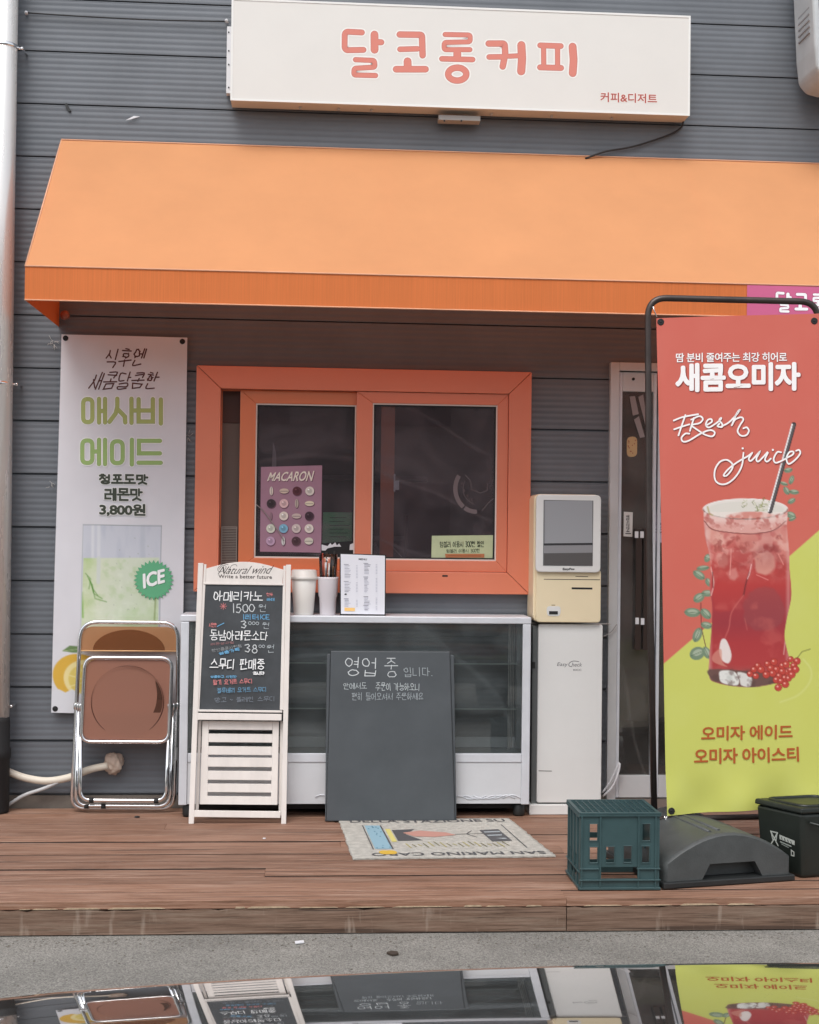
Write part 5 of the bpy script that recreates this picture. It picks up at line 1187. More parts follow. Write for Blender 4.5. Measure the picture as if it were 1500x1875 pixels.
for pts, r_ in (([(1103, 1452), (1118, 1430), (1130, 1405), (1134, 1396)], .004), ([(1104, 1458), (1122, 1440), (1133, 1412), (1135, 1398)], .005)):
    mb = MB(); pl = Plane(-.06); mb.tube(catmull([pl(*p) for p in pts], 5), r_, n=8); mb.build('white_cable', m_white, label='white cable looping from the kiosk foot to the door frame, '+('thinner one' if r_ == .004 else 'thicker one in front'), cat='cable', group='white cables beside the kiosk')
mb = MB(); pl = Plane(-.045); mb.tube(catmull([pl(1104, 1166), pl(1118, 1158), pl(1130, 1143)], 5), .0025, n=6); mb.build('grey_wire', mat('wire_grey', (.3, .29, .28), .5), label='short grey wire across the door jamb right of the kiosk', cat='wire')

# ------------------------------------------------------------------ banner stand with red and green banner
SYb = -1.10
bs = thing('banner_stand', 'dark tubular banner stand with rounded corners in front of the glass door', 'stand', (X(1350, 1500, SYb), SYb, .0))
m_tube = mat('stand_tube', (.075, .06, .055), .38, metal=.7, var=.15, vscale=15)
PT = Plane(SYb+.02)
xl = X(1190, 800, SYb+.02); xb = X(1203, 1480, SYb+.02); xr = xl+.66; zt_ = Z(1350, 549, SYb+.02)
path = rounded([Vector((X(1198, 1520, SYb+.02), SYb+.02, .18)), Vector((xl, SYb+.02, 1.3)), Vector((X(1186.5, 560, SYb+.02), SYb+.02, zt_)), Vector((xr, SYb+.02, zt_)), Vector((xr, SYb+.02, .18))], [0, .3, .075, .075, 0], 8, closed=False)
mb = MB(); mb.tube(path, .0125, n=16); mb.build('frame_tube', m_tube, bs)
mb = MB(); c1 = Vector((X(1198, 1520, SYb+.02), SYb+.02, .18)); mid = Vector((1.50, -1.12, .16)); mb.tube([c1, Vector((c1.x+.02, SYb+.02, .17)), Vector((xr, SYb+.02, .18))], .011, n=12); mb.tube([Vector((1.49, SYb+.02, .175)), Vector((1.49, SYb+.02, .1))], .016, n=12); mb.build('lower_bar', m_tube, bs)
for (px, py) in ((1198, 564), (1219, 1497)):
    mb = MB(); pl = Plane(SYb); mb.tube([pl(px-2, py-3), pl(px, py+4), pl(px+5, py+16 if py < 1000 else py-6)], .0022, n=6); mb.build('hook', m_chrome, bs)
rw = lambda x, z: .007*math.sin(z*3.1+.8)+.004*math.sin(x*9+z*1.6)+(.010*math.exp(-((z-.22)/.09)**2)*math.sin(x*22))
RP = Plane(SYb-.006, wave=rw)
rb = thing('hanging_banner', 'red and lime-green drink banner hanging in the dark tubular stand', 'banner', tuple(RP(1350, 1490)))
Q = ((1203, 582), (1511, 573), (1511, 1476), (1221.5, 1494))
cv = Canvas(Q, 205, 610)
cv.c[:] = np.array([210, 108, 94])/255
cv.fill(np.clip((cv.noise(60, 2)-.4)*2, 0, 1), (214, 120, 106), .35)
gr = cv.poly([(1150, 1272), (1217, 1214.5), (1500, 970.5), (1560, 919), (1560, 1600), (1150, 1600)], 1.2)
cv.fill(gr, (206, 209, 108)); cv.fill(gr*np.clip((cv.noise(50, 9)-.4)*2, 0, 1), (210, 214, 124), .4)
zz = lambda x, y: (1180+x/4.2625, 860+y/4.2625)
def leafp(cx, cy, L, wd, rot, c=(122, 142, 118), c2=(182, 190, 168)):
    x, y = zz(cx, cy); cv.fill(cv.ell(x, y, L/4.26, wd/4.26, rot, 1.2), c); cv.fill(cv.ell(x+.5, y-1.6, L/6.5, wd/9, rot, 1.5), c2, .8); cv.fill(cv.line([(x-L/4.3*math.cos(rot), y-L/4.3*math.sin(rot)), (x+L/4.3*math.cos(rot), y+L/4.3*math.sin(rot))], .9), (70, 96, 72), .8)
cv.fill(cv.line([zz(*p) for p in ((440, 1040), (440, 1120), (450, 1250), (480, 1380), (510, 1480))], 1.4), (104, 60, 60))
for a in ((425, 822, 52, 30, .6), (455, 768, 48, 20, -.1), (490, 690, 24, 34, .4), (425, 1000, 46, 34, -.6), (490, 965, 44, 26, 0), (375, 1115, 62, 36, .05), (480, 1125, 50, 32, .8), (485, 1215, 44, 28, .2), (415, 1290, 58, 34, -1.2), (415, 1435, 60, 50, -.4), (490, 1430, 50, 30, 1.1), (500, 880, 36, 24, 1)): leafp(*a)
for a in ((1145, 80, 36, 20, -1.2), (1085, 110, 32, 14, .3), (1105, 165, 34, 22, 1), (1165, 175, 38, 20, .1), (1145, 245, 32, 20, -.5), (1140, 355, 38, 26, .4), (1120, 5, 34, 20, -.2), (1150, 385, 30, 14, -.4)): leafp(*a)
body = [(458, 330), (462, 420), (475, 540), (500, 640), (515, 760), (508, 880), (512, 960), (528, 1060), (528, 1160), (520, 1300), (508, 1480), (510, 1620), (560, 1662), (700, 1692), (860, 1697), (1000, 1672), (1108, 1628), (1130, 1500), (1105, 1380), (1090, 1290), (1110, 1150), (1140, 1010), (1140, 900), (1128, 780), (1124, 640), (1108, 450), (1114, 330)]
bp = [zz(*p) for p in catmull(body, 4)]
bm_ = cv.poly(bp, 1.2); rim = cv.ell(*zz(785, 308), 328/4.26, 82/4.26, 0, 1.2); gmk = np.maximum(bm_, rim)
yv = (cv.y-860)*4.2625; xv = (cv.x-1180)*4.2625
g0 = [np.interp(yv, [330, 480, 620, 780, 900, 1050, 1200, 1350, 1520, 1700], a) for a in ([222, 206, 198, 192, 186, 168, 160, 176, 180, 168], [160, 126, 100, 78, 68, 64, 62, 64, 68, 110], [152, 118, 94, 74, 66, 68, 68, 66, 68, 104])]
cv.fill(gmk, np.stack(g0, -1)/255, 1)
n1 = cv.noise(34, 21, 3); n2 = cv.noise(14, 22, 3)
ox_, oy_ = cv.x, cv.y; cv.x = ox_+(cv.noise(16, 31, 3)-.5)*11; cv.y = oy_+(cv.noise(16, 32, 3)-.5)*11
icez = np.clip((900-yv)/300, 0, 1)*np.clip((yv-430)/100, 0, 1)
cv.fill(bm_*icez*np.clip((n1-.52)*7, 0, 1), (224, 160, 146), .6); cv.fill(bm_*icez*np.clip((.44-n1)*7, 0, 1), (168, 62, 60), .6); cv.fill(bm_*icez*np.clip((n2-.6)*8, 0, 1), (236, 200, 188), .4)
def zp(pts, soft=2): return cv.poly([zz(*p) for p in catmull(pts, 4, True)], soft)
for pts, c, a in (([(860, 650), (950, 635), (1010, 700), (1000, 770), (940, 820), (870, 790), (845, 720)], (226, 178, 160), .7), ([(560, 650), (620, 660), (640, 720), (600, 760), (560, 720)], (224, 160, 148), .55), ([(880, 590), (1000, 580), (1060, 640), (960, 640), (860, 640)], (146, 66, 64), .6), ([(650, 780), (720, 790), (700, 850), (660, 850)], (222, 160, 150), .6), ([(720, 480), (860, 500), (880, 600), (780, 640), (710, 590)], (218, 152, 138), .55), ([(480, 470), (600, 480), (620, 570), (540, 590), (480, 540)], (228, 180, 164), .6),
                  ([(810, 960), (1000, 940), (1080, 1050), (1060, 1200), (900, 1260), (780, 1180)], (150, 80, 82), .5), ([(560, 900), (760, 870), (770, 960), (700, 1080), (560, 1100)], (192, 70, 66), .5)):
    cv.fill(zp(pts, 5)*bm_, c, a)
cv.fill(bm_*icez*np.clip((cv.noise(20, 41, 4)-.55)*9, 0, 1), (236, 190, 176), .5); cv.fill(bm_*icez*np.clip((cv.noise(17, 42, 4)-.58)*9, 0, 1), (150, 62, 58), .55)
cv.fill(bm_*np.clip((cv.noise(60, 44, 2)-.5)*3, 0, 1), (150, 74, 76), .3); cv.fill(bm_*np.clip((cv.noise(30, 45, 4)-.6)*5, 0, 1), (210, 110, 100), .35)
cv.x, cv.y = ox_, oy_
edge = np.clip(1-np.abs(xv-490-(yv-700)*.02)/34, 0, 1)*bm_*np.clip((yv-380)/60, 0, 1); cv.fill(edge, (232, 196, 188), .55)
edge2 = np.clip(1-np.abs(xv-1118)/26, 0, 1)*bm_; cv.fill(edge2, (224, 176, 168), .5)
for pts, wd, c, a in (([(672, 620), (668, 740), (664, 820)], 1.6, (238, 170, 160), .8), ([(815, 800), (790, 880), (770, 980)], 3.0, (110, 50, 52), .7), ([(830, 740), (815, 810), (800, 850)], 1.8, (244, 200, 196), .9), ([(770, 980), (680, 1110), (660, 1230), (630, 1310)], 2.2, (206, 108, 102), .7), ([(780, 1160), (800, 1250)], 1.5, (196, 104, 98), .7), ([(870, 820), (960, 860)], 1.6, (232, 150, 142), .8),
                      ([(1040, 660), (1080, 740)], 2, (232, 160, 150), .7), ([(1100, 1300), (1085, 1440)], 2, (226, 190, 180), .7), ([(515, 760), (540, 880), (520, 980)], 2.0, (240, 200, 192), .8), ([(530, 800), (535, 920)], 1.4, (90, 44, 44), .8)):
    cv.fill(cv.line([zz(*p) for p in catmull(pts, 4)], wd, 1.5)*gmk, c, a)
cv.fill(zp([(600, 1330), (640, 1330), (680, 1440), (660, 1510), (610, 1490), (585, 1420)]), (236, 228, 222), .95); cv.fill(zp([(540, 1440), (600, 1400), (610, 1500), (650, 1540), (540, 1500)]), (214, 150, 132), .7)
cv.fill(zp([(515, 1560), (800, 1570), (1050, 1600), (1095, 1630), (1000, 1668), (860, 1693), (700, 1688), (560, 1655), (515, 1620)]), (108, 84, 78), .9)
cv.fill(zp([(600, 1570), (700, 1575), (740, 1640), (720, 1685), (610, 1665), (585, 1610)]), (234, 234, 228), .95); cv.fill(zp([(730, 1580), (830, 1610), (830, 1690), (760, 1685), (745, 1640)]), (228, 226, 220), .95); cv.fill(zp([(650, 1610), (680, 1610), (682, 1640), (650, 1636)], 5), (190, 192, 186), .6); cv.fill(bm_*np.clip((yv-1540)/40, 0, 1)*np.clip((cv.noise(10, 51, 3)-.5)*5, 0, 1), (90, 70, 66), .5)
# rim and surface
cv.fill(rim, (232, 226, 218), .95); cv.fill(cv.ell(*zz(785, 315), 305/4.26, 66/4.26, 0, 1.5), (222, 216, 206), 1)
cv.fill(zp([(630, 360), (740, 332), (900, 330), (1010, 350), (1060, 378), (900, 385), (700, 380)]), (214, 140, 128), .95)
cv.fill(cv.poly([zz(*p) for p in ((462, 385), (640, 388), (800, 392), (960, 385), (1108, 365), (1105, 430), (1000, 480), (860, 500), (700, 495), (560, 480), (470, 420))], 2), (226, 176, 166), .8)
cv.fill(cv.line([zz(*p) for p in catmull([(465, 400), (520, 462), (620, 485), (780, 500), (900, 495), (1010, 470), (1100, 400)], 4)], 1.5), (110, 48, 44), .85)
cv.fill(cv.line([zz(460+0*k, 320) if False else zz(785-328*math.cos(math.pi*k/20), 308+78*math.sin(math.pi*k/20)) for k in range(21)], 1.8), (128, 92, 84), .85); cv.fill(cv.line([zz(785-328*math.cos(math.pi*k/20), 308-80*math.sin(math.pi*k/20)) for k in range(21)], 1.2), (244, 242, 238), .9)
rgn = np.random.default_rng(12)
for k in range(26):
    x, y = zz(rgn.normal(880, 55), rgn.normal(285, 24)); a = rgn.uniform(0, 6.28); L = rgn.uniform(2, 5)
    cv.fill(cv.line([(x, y), (x+L*math.cos(a), y+L*math.sin(a)), (x+L*1.5*math.cos(a+.7), y+L*1.5*math.sin(a+.7))], 1.0, 1.2), [(108, 112, 66), (150, 150, 96), (190, 192, 150)][k % 3], .85)
for k in range(16): x, y = zz(rgn.uniform(740, 1060), rgn.uniform(380, 470)); cv.fill(cv.ell(x, y, rgn.uniform(1, 3), 1.2, rgn.uniform(0, 3)), [(236, 206, 196), (190, 90, 84)][k % 2], .7)
cv.fill(bm_*np.clip((440-yv)/60, 0, 1)*np.clip((cv.noise(14, 61, 3)-.42)*5, 0, 1), (240, 226, 218), .65)
cv.fill(np.maximum(0, bm_-cv.ell(*zz(785, 300), 320/4.26, 74/4.26))*np.clip((480-yv)/60, 0, 1)*np.clip((cv.noise(9, 62, 3)-.52)*6, 0, 1), (176, 90, 82), .6)
cv.fill(cv.line([zz(490, 290), zz(505, 345), zz(530, 355)], 2.4, 2), (170, 150, 90), .7)
# straw
s0, s1 = (1454, 777), zz(975, 325); cv.fill(cv.line([s0, s1], 8.4), (62, 56, 58)); cv.fill(cv.line([(s0[0]+1, s0[1]), (s1[0]+1, s1[1])], 2.0), (110, 104, 104)); cv.fill(cv.line([(s0[0]-3.2, s0[1]), (s1[0]-3.2, s1[1])], 2.8), (242, 238, 236))
# berries
for (x, y) in ((885, 1530), (855, 1560), (910, 1560), (960, 1515), (1010, 1500), (985, 1550), (950, 1600), (1030, 1560), (1000, 1590), (870, 1610), (825, 1595), (1075, 1530), (1105, 1520), (1140, 1480), (1190, 1495), (1165, 1530), (1110, 1580), (1075, 1575), (1140, 1565), (1050, 1610), (1095, 1625), (1030, 1640), (1125, 1630), (1065, 1650), (1100, 1675), (1045, 1700), (1180, 1560), (1150, 1600)):
    r_ = 6.2 if (x*7) % 3 else 5.2; p = zz(x, y); cv.fill(cv.ell(p[0], p[1], r_+.6, r_+.6, 0, 1), (132, 44, 40)); cv.fill(cv.ell(p[0], p[1], r_, r_, 0, 1.5), (196, 76, 66)); cv.fill(cv.ell(p[0]-1.5, p[1]-1.8, 1.8, 1.6, 0, 1.5), (240, 184, 172))
cv.fill(cv.line([zz(1190, 1470), zz(1230, 1420), zz(1295, 1400)], 1.3), (90, 90, 50), .9)
cv.fill(cv.line([zz(*p) for p in catmull([(1240, 1480), (1300, 1560), (1290, 1660), (1200, 1760), (1060, 1815)], 4)], 3, 3), (222, 224, 160), .45)
m_ban2 = vcol_mat('banner_print_thin', .42, .10, bump=.04)
cv.build('banner_sheet', RP, m_ban2, rb)
pr = Print(RP, .0008); wt = ink(244, 240, 238); sh_ = ink(140, 62, 54)
for m, d, ex in ((sh_, .7, .034), (wt, 0, .022)): pr.text('땀 분비 줄여주는 최강 히어로', ((1238.7+d, 646.5+d), (1442+d, 645+d), (1442+d, 662+d), (1238.7+d, 663+d)), m, bold=ex, spacing=.93); pr.h += .00006
for m, d, ex in ((sh_, 1.2, .058), (wt, 0, .045)): pr.text('새콤오미자', ((1239+d, 667+d), (1465+d, 664.5+d), (1464.5+d, 713+d), (1239+d, 716.5+d)), m, bold=ex, spacing=.94); pr.h += .00006
zb = lambda x, y: (1180+x/4.6875, 520+y/4.6875)
SCR = [[(352, 1125), (322, 1210), (292, 1300)], [(252, 1172), (330, 1142), (460, 1118)], [(255, 1248), (320, 1225), (385, 1205)], [(425, 1150), (405, 1210), (390, 1260)], [(400, 1165), (470, 1135), (500, 1160), (470, 1195), (405, 1212), (450, 1250), (520, 1295), (580, 1308), (600, 1275), (560, 1255), (480, 1285), (380, 1345), (330, 1352), (318, 1320), (350, 1285), (385, 1285)],
 [(525, 1215), (575, 1185), (570, 1160), (540, 1170), (525, 1210), (550, 1232), (600, 1205), (650, 1165), (655, 1150), (640, 1170), (665, 1205), (660, 1228), (625, 1222), (640, 1200)], [(660, 1222), (720, 1190), (780, 1130), (815, 1082), (790, 1110), (745, 1215)], [(745, 1215), (775, 1165), (825, 1145), (845, 1165), (815, 1215), (795, 1265), (825, 1303), (870, 1298), (892, 1262), (875, 1232), (845, 1240)],
 [(845, 1450), (830, 1560), (780, 1650), (710, 1710), (645, 1718), (602, 1680), (600, 1600), (640, 1530), (700, 1510), (748, 1545), (745, 1590), (700, 1645), (675, 1640), (720, 1585), (800, 1525), (880, 1480), (920, 1450)], [(920, 1450), (890, 1500), (905, 1520), (940, 1490), (985, 1440), (955, 1500), (970, 1525), (1010, 1490), (1050, 1445)], [(1055, 1450), (1030, 1505), (1048, 1525), (1080, 1500)],
 [(1170, 1445), (1135, 1445), (1105, 1500), (1120, 1535), (1170, 1520), (1215, 1495)], [(1215, 1495), (1270, 1465), (1275, 1440), (1240, 1445), (1215, 1500), (1235, 1545), (1290, 1510), (1335, 1455), (1325, 1425), (1300, 1432)]]
for m, d, wd in ((sh_, 1.0, 3.6), (wt, 0, 3.0)):
    for s_ in SCR: pr.stroke([(zb(*p)[0]+d, zb(*p)[1]+d) for p in s_], wd, m, smooth=5)
    for p in ((838, 1412), (1098, 1425)): pr.ell(zb(*p)[0]+d, zb(*p)[1]+d, 2, 2, m, n=12)
    pr.h += .00006
bt = ink(176, 92, 46)
pr.text('오미자 에이드', ((1286, 1331), (1451, 1327), (1451, 1352), (1286, 1357)), bt, bold=.03, spacing=.96); pr.text('오미자 아이스티', ((1273, 1372), (1462, 1368), (1463, 1394), (1273, 1400)), bt, bold=.03, spacing=.96)
pr.build('lettering', rb)
for (px, py) in ((1211, 589), (1493, 587), (1229.5, 1485)):
    mb = MB(); c = RP(px, py, .0006); mb.lathe([(.006, 0), (.0115, .0016), (.0135, .0004)], c, axis='y', n=18); mb.lathe([(.0059, .0002), (.001, .0012)], c, m_rubber, axis='y', n=14); mb.build('eyelet', mat('eyelet_rust', (.09, .035, .03), .4, metal=.6), rb)

# ------------------------------------------------------------------ weighted stand base (domed)
o0 = Vector((1.262, -1.452, 0)); ex = Vector((.497, .108, 0)).normalized(); ey = Vector((-ex.y, ex.x, 0)); Wd = .505; Dd = .50
ba = thing('stand_weight', 'grey domed plastic weight under the banner stand', 'stand base', tuple(o0+ex*Wd/2+ey*Dd/2))
m_dome = mat('dome_plastic', (.062, .068, .068), .5, var=.18, vscale=12, bump=.15, bscale=150)
def W2(u, v_, z): return o0+ex*u+ey*v_+Vector((0, 0, z))
mb = MB(); mb.prism([W2(-.012, -.012, .001), W2(Wd+.012, -.012, .001), W2(Wd+.012, Dd+.01, .001), W2(-.012, Dd+.01, .001)], (0, 0, .022)); mb.build('foot_slab', m_black, ba, bevel=.004)
arc_ = [(0, .0235), (0, .052)]
for k in range(0, 19): t = k/18; arc_.append((Wd*t, .058+.128*math.sin(math.pi*(.06+.88*t))**.85))
arc_ += [(Wd, .052), (Wd, .0235)]
n0, n1_ = .32*Wd, .74*Wd     # hand notch
secs = [0, .012, .03, .12, .25, .38, .47, Dd]
def ring(v_, s_, dz): return [W2(Wd/2+(u-Wd/2)*s_, v_, .0235+(z-.0235)*dz) for u, z in arc_]
mb = MB(); sp = [(0, .965, .94), (.008, .99, .985), (.02, 1, 1), (Dd-.02, 1, 1), (Dd-.008, .99, .985), (Dd, .965, .94)]; rings = [ring(*q) for q in sp]; n = len(arc_)
for r_ in rings: mb.v += r_
for i in range(len(rings)-1):
    for k in range(n-1): a = i*n+k; mb.f.append([a, a+1, a+n+1, a+n]); mb.m.append(0); mb.sm.append(True)
mb.f.append(list(range((len(rings)-1)*n, len(rings)*n))); mb.m.append(0); mb.sm.append(False)
# front face with notch : two sides and a lintel over the recess
fr = rings[0]; zn = .078
npts = lambda u, z, v_=0: W2(Wd/2+(u-Wd/2)*.965, v_, z)
pA, pB, pC, pD = npts(n0-.02, .0236), npts(n0+.012, zn), npts(n1_-.012, zn), npts(n1_+.02, .0236)
b0 = len(mb.v); mb.v += fr+[pD, pC, pB, pA]; mb.f.append([b0+k for k in range(n)]+[b0+n, b0+n+1, b0+n+2, b0+n+3]); mb.m.append(0); mb.sm.append(False)
mb.build('dome', m_dome, ba, fix=True)
mb = MB(); q = [W2(0, .055, 0)-W2(0, 0, 0)]; dv = ey*.055
qs = [pA, pB, pC, pD]; mb.add(qs+[p+dv for p in qs], [(0, 1, 5, 4), (1, 2, 6, 5), (2, 3, 7, 6), (4, 5, 6, 7)]); mb.build_each('hand_recess', m_dome, ba)
for u in (.40, .47):
    mb = MB(); tt = u; zz_ = .058+.128*math.sin(math.pi*(.06+.88*tt))**.85
    mb.tube([W2(Wd*u, .05, zz_-.003), W2(Wd*u, Dd-.03, zz_-.003)], .008, n=8); mb.build('ridge', m_dome, ba)
mb = MB(); c = W2(Wd*.55, Dd*.72, .182); mb.lathe([(.022, 0), (.022, .007), (.016, .009), (.015, .004), (.002, .003)], c, n=24); mb.build('filler_cap', m_dome, ba)

# ------------------------------------------------------------------ crate
KX0, KX1 = .953, 1.237; KZ = Z(1130, 1489, -1.455); cy0, cy1 = -1.462, -1.215
cr = thing('plastic_crate', 'dark green plastic bottle crate turned upside down on the deck edge', 'crate', (1.095, -1.34, 0))
m_crate = mat('crate_green', (.036, .075, .079), .42, var=.12, vscale=14)
cz = lambda x, y: (X(1000+x/3, 1280+y/3, cy0), Z(1000+x/3, 1280+y/3, cy0))
def cells(mb, rect_, holes, put):
    u0, u1, v0, v1 = rect_; us = sorted({u0, u1, *[h[0] for h in holes], *[h[1] for h in holes]}); vs2 = sorted({v0, v1, *[h[2] for h in holes], *[h[3] for h in holes]})
    for a, b in zip(us[:-1], us[1:]):
        run = None
        for c_, d_ in zip(vs2[:-1], vs2[1:]):
            inh = any(h[0] <= (a+b)/2 <= h[1] and h[2] <= (c_+d_)/2 <= h[3] for h in holes)
            if not inh: put(a, b, c_, d_)
holes = []
for (x0, y0, x1, y1) in ((240, 687, 283, 778), (529, 687, 571, 778), (240, 814, 283, 899), (330, 812, 375, 899), (427, 808, 469, 896), (527, 810, 567, 899), (302, 922, 504, 988)):
    a, b = cz(x0, y1), cz(x1, y0); holes.append((a[0], b[0], a[1], b[1]))
mb = MB(); cells(mb, (KX0, KX1, .002, KZ-.006), holes, lambda a, b, c_, d_: mb.box(a, b, cy0, cy0+.005, c_, d_)); mb.build('front_wall', m_crate, cr, fix=False)
mb = MB(); cells(mb, (KX0, KX1, .002, KZ-.006), [(KX0+.025, KX1-.025, .05, .13), (KX0+.025, KX1-.025, .15, .21)], lambda a, b, c_, d_: mb.box(a, b, cy1-.005, cy1, c_, d_)); mb.build('rear_wall', m_crate, cr, fix=False)
hs2 = [(-1.42, -1.37, .07, .11), (-1.31, -1.26, .07, .11), (-1.40, -1.28, .03, .055)]
for x in (KX0, KX1-.005):
    mb = MB(); cells(mb, (cy0+.0055, cy1-.0055, .002, KZ-.006), hs2, lambda a, b, c_, d_: mb.box(x, x+.005, a, b, c_, d_)); mb.build('side_wall', m_crate, cr, fix=False)
mb = MB()   # ribs and flanges
for px in (196, 298, 508, 602): a = cz(px, 800)[0]; mb.box(a-.003, a+.003, cy0-.006, cy0+.001, .004, KZ-.008)
for (ya_, yb_) in ((622, 632), (928, 936), (990, 998), (1034, 1046)):
    z1 = cz(400, ya_)[1]; z0 = cz(400, yb_)[1]
    if ya_ == 928: mb.box(KX0-.002, cz(298, 0)[0], cy0-.007, cy0+.002, z0, z1); mb.box(cz(508, 0)[0], KX1+.002, cy0-.007, cy0+.002, z0, z1)
    else: mb.box(KX0-.004, KX1+.004, cy0-.008, cy0+.002, max(z0, .001), z1)
for h in holes[:6]: mitre(mb, (h[0]-.003, h[1]+.003, h[2]-.003, h[3]+.003), h, cy0-.003, cy0+.001)
for y in (-1.42, -1.36, -1.30, -1.25): mb.box(KX0-.005, KX0+.001, y-.003, y+.003, .004, KZ-.008)
mb.box(KX0-.006, KX0+.001, cy0, cy1, .001, .012); mb.box(KX0-.006, KX0+.001, cy0, cy1, KZ-.016, KZ-.006); mb.box(KX0-.006, KX0+.001, cy0, cy1, .06, .064)
mb.build('rib', m_crate, cr, bevel=.0008, seg=1)
mb = MB(); x0, x1, y0, y1 = KX0+.006, KX1-.006, cy0+.006, cy1-.006
for k in range(13): x = x0+(x1-x0)*k/12; mb.box(x-.0018, x+.0018, y0, y1, KZ-.006, KZ-.0005)
for k in range(10): y = y0+(y1-y0)*k/9; mb.box(x0, x1, y-.0018, y+.0018, KZ-.0062, KZ-.0007)
mitre2 = [(KX0-.004, KX1+.004, cy0-.007, cy0+.008), (KX0-.004, KX1+.004, cy1-.008, cy1+.004)]
for q in mitre2: mb.box(q[0], q[1], q[2], q[3], KZ-.009, KZ+.001)
for q in ((KX0-.004, KX0+.008), (KX1-.008, KX1+.004)): mb.box(q[0], q[1], cy0+.0085, cy1-.0085, KZ-.009, KZ+.001)
mb.build('grid_bottom', m_crate, cr, fix=False)

# ------------------------------------------------------------------ black bin
bn = thing('caddy_bin', 'black food-waste bin with white recycling marks behind the banner base', 'bin', (1.83, -1.18, 0))
b0_ = Vector((1.80, -1.335, .001)); dl = Vector((-.11, .19, 0)); dr = Vector((.26, .06, 0))
m_bin = mat('bin_black', (.014, .018, .015), .38, var=.2, vscale=10)
hb = .238; corners = [b0_, b0_+dr, b0_+dr+dl, b0_+dl]; ctr = sum(corners, Vector())/4
def sc_(s, z): return [ctr+(p-ctr)*s+Vector((0, 0, z)) for p in corners]
mb = MB(); mb.hexa(sc_(.9, 0), sc_(1.0, hb)); mb.build('bin_body', m_bin, bn, bevel=.012, seg=3)
mb = MB(); mb.hexa(sc_(1.04, hb+.001), sc_(1.02, hb+.022)); mb.build('lid', m_bin, bn, bevel=.006)
mb = MB(); q = sc_(.8, hb+.0225); mb.tube(rounded(q, .03, 4), .007, closed=True, n=8); mb.build('lid_ridge', m_bin, bn)
mb = MB(); h0 = corners[1]; mb.tube([b0_+dr*.1+Vector((0, -.012, hb-.03)), b0_+dr*.5+Vector((0, -.03, hb-.06)), b0_+dr*.95+Vector((0, -.012, hb-.03))], .005, n=8); mb.build('handle', m_bin, bn)
class FaceMap:
    n = dl.cross(Vector((0, 0, 1))).normalized()
    def __init__(s):
        s.a, s.b = sc_(.9, 0)[3], sc_(.9, 0)[0]; s.c, s.d = sc_(1, hb)[3], sc_(1, hb)[0]
        s.n = (s.b-s.a).cross(s.c-s.a).normalized()
        if s.n.x > 0: s.n = -s.n
    def __call__(s, u, v_, off=0): u /= 100; v_ = 1-v_/100; return (s.a*(1-u)+s.b*u)*(1-v_)+(s.c*(1-u)+s.d*u)*v_+s.n*(off)
fm = FaceMap(); pr = Print(fm, .0012); wh_ = ink(176, 180, 174)
pr.stroke([(30, 38), (46, 58)], 2.5, wh_); pr.stroke([(46, 38), (30, 58)], 2.5, wh_); pr.stroke([(31, 38), (45, 38), (42, 50), (34, 50)], 2, wh_, closed=True); pr.poly([(50, 40), (84, 44), (84, 51), (50, 47)], wh_)
for k in range(4): pr.stroke([(54+k*7, 43+k), (56+k*7, 47+k)], 1.6, ink(30, 32, 30), cap=False)
pr.stroke([(52, 51), (76, 54)], 2, ink(150, 156, 150)); pr.stroke([(54, 54), (70, 57)], 1.6, ink(130, 136, 130)); pr.stroke([(76, 60), (82, 62), (82, 68), (76, 68)], 2.0, wh_, closed=True)
pr.build('recycling_mark', bn)

# ------------------------------------------------------------------ grey unit high on the right
ou = thing('outdoor_unit', 'pale grey plastic unit casing fixed high on the wall at the upper right corner', 'outdoor unit', (2.75, -.2, 3.25))
po = Plane(-.06); m_unit = mat('unit_grey', (.50, .52, .53), .5, var=.08, vscale=8)
mb = MB(); outl = [(1449, -60), (1640, -60), (1640, 182), (1495, 180), (1474, 174), (1461, 158), (1457, 120)]; mb.slab(po, outl, .25, off=.25); mb.build('casing', m_unit, ou, bevel=.018, seg=4)
c0 = po(1455, 40); mb = MB()
for k in range(9): mb.box(c0.x-.004, c0.x+.002, -.26, -.12, c0.z+.10-k*.028, c0.z+.108-k*.028)
mb.build_each('louvre', mat('louvre_grey', (.32, .32, .33), .6), ou)
pf = Plane(-.31); mb = MB(); mb.slab(pf, [(1497, -60), (1660, -60), (1660, 30), (1506, 30), (1500, 14)], .004, off=.003); mb.build('grille_opening', mat('dark_grille', (.05, .05, .055), .6), ou)
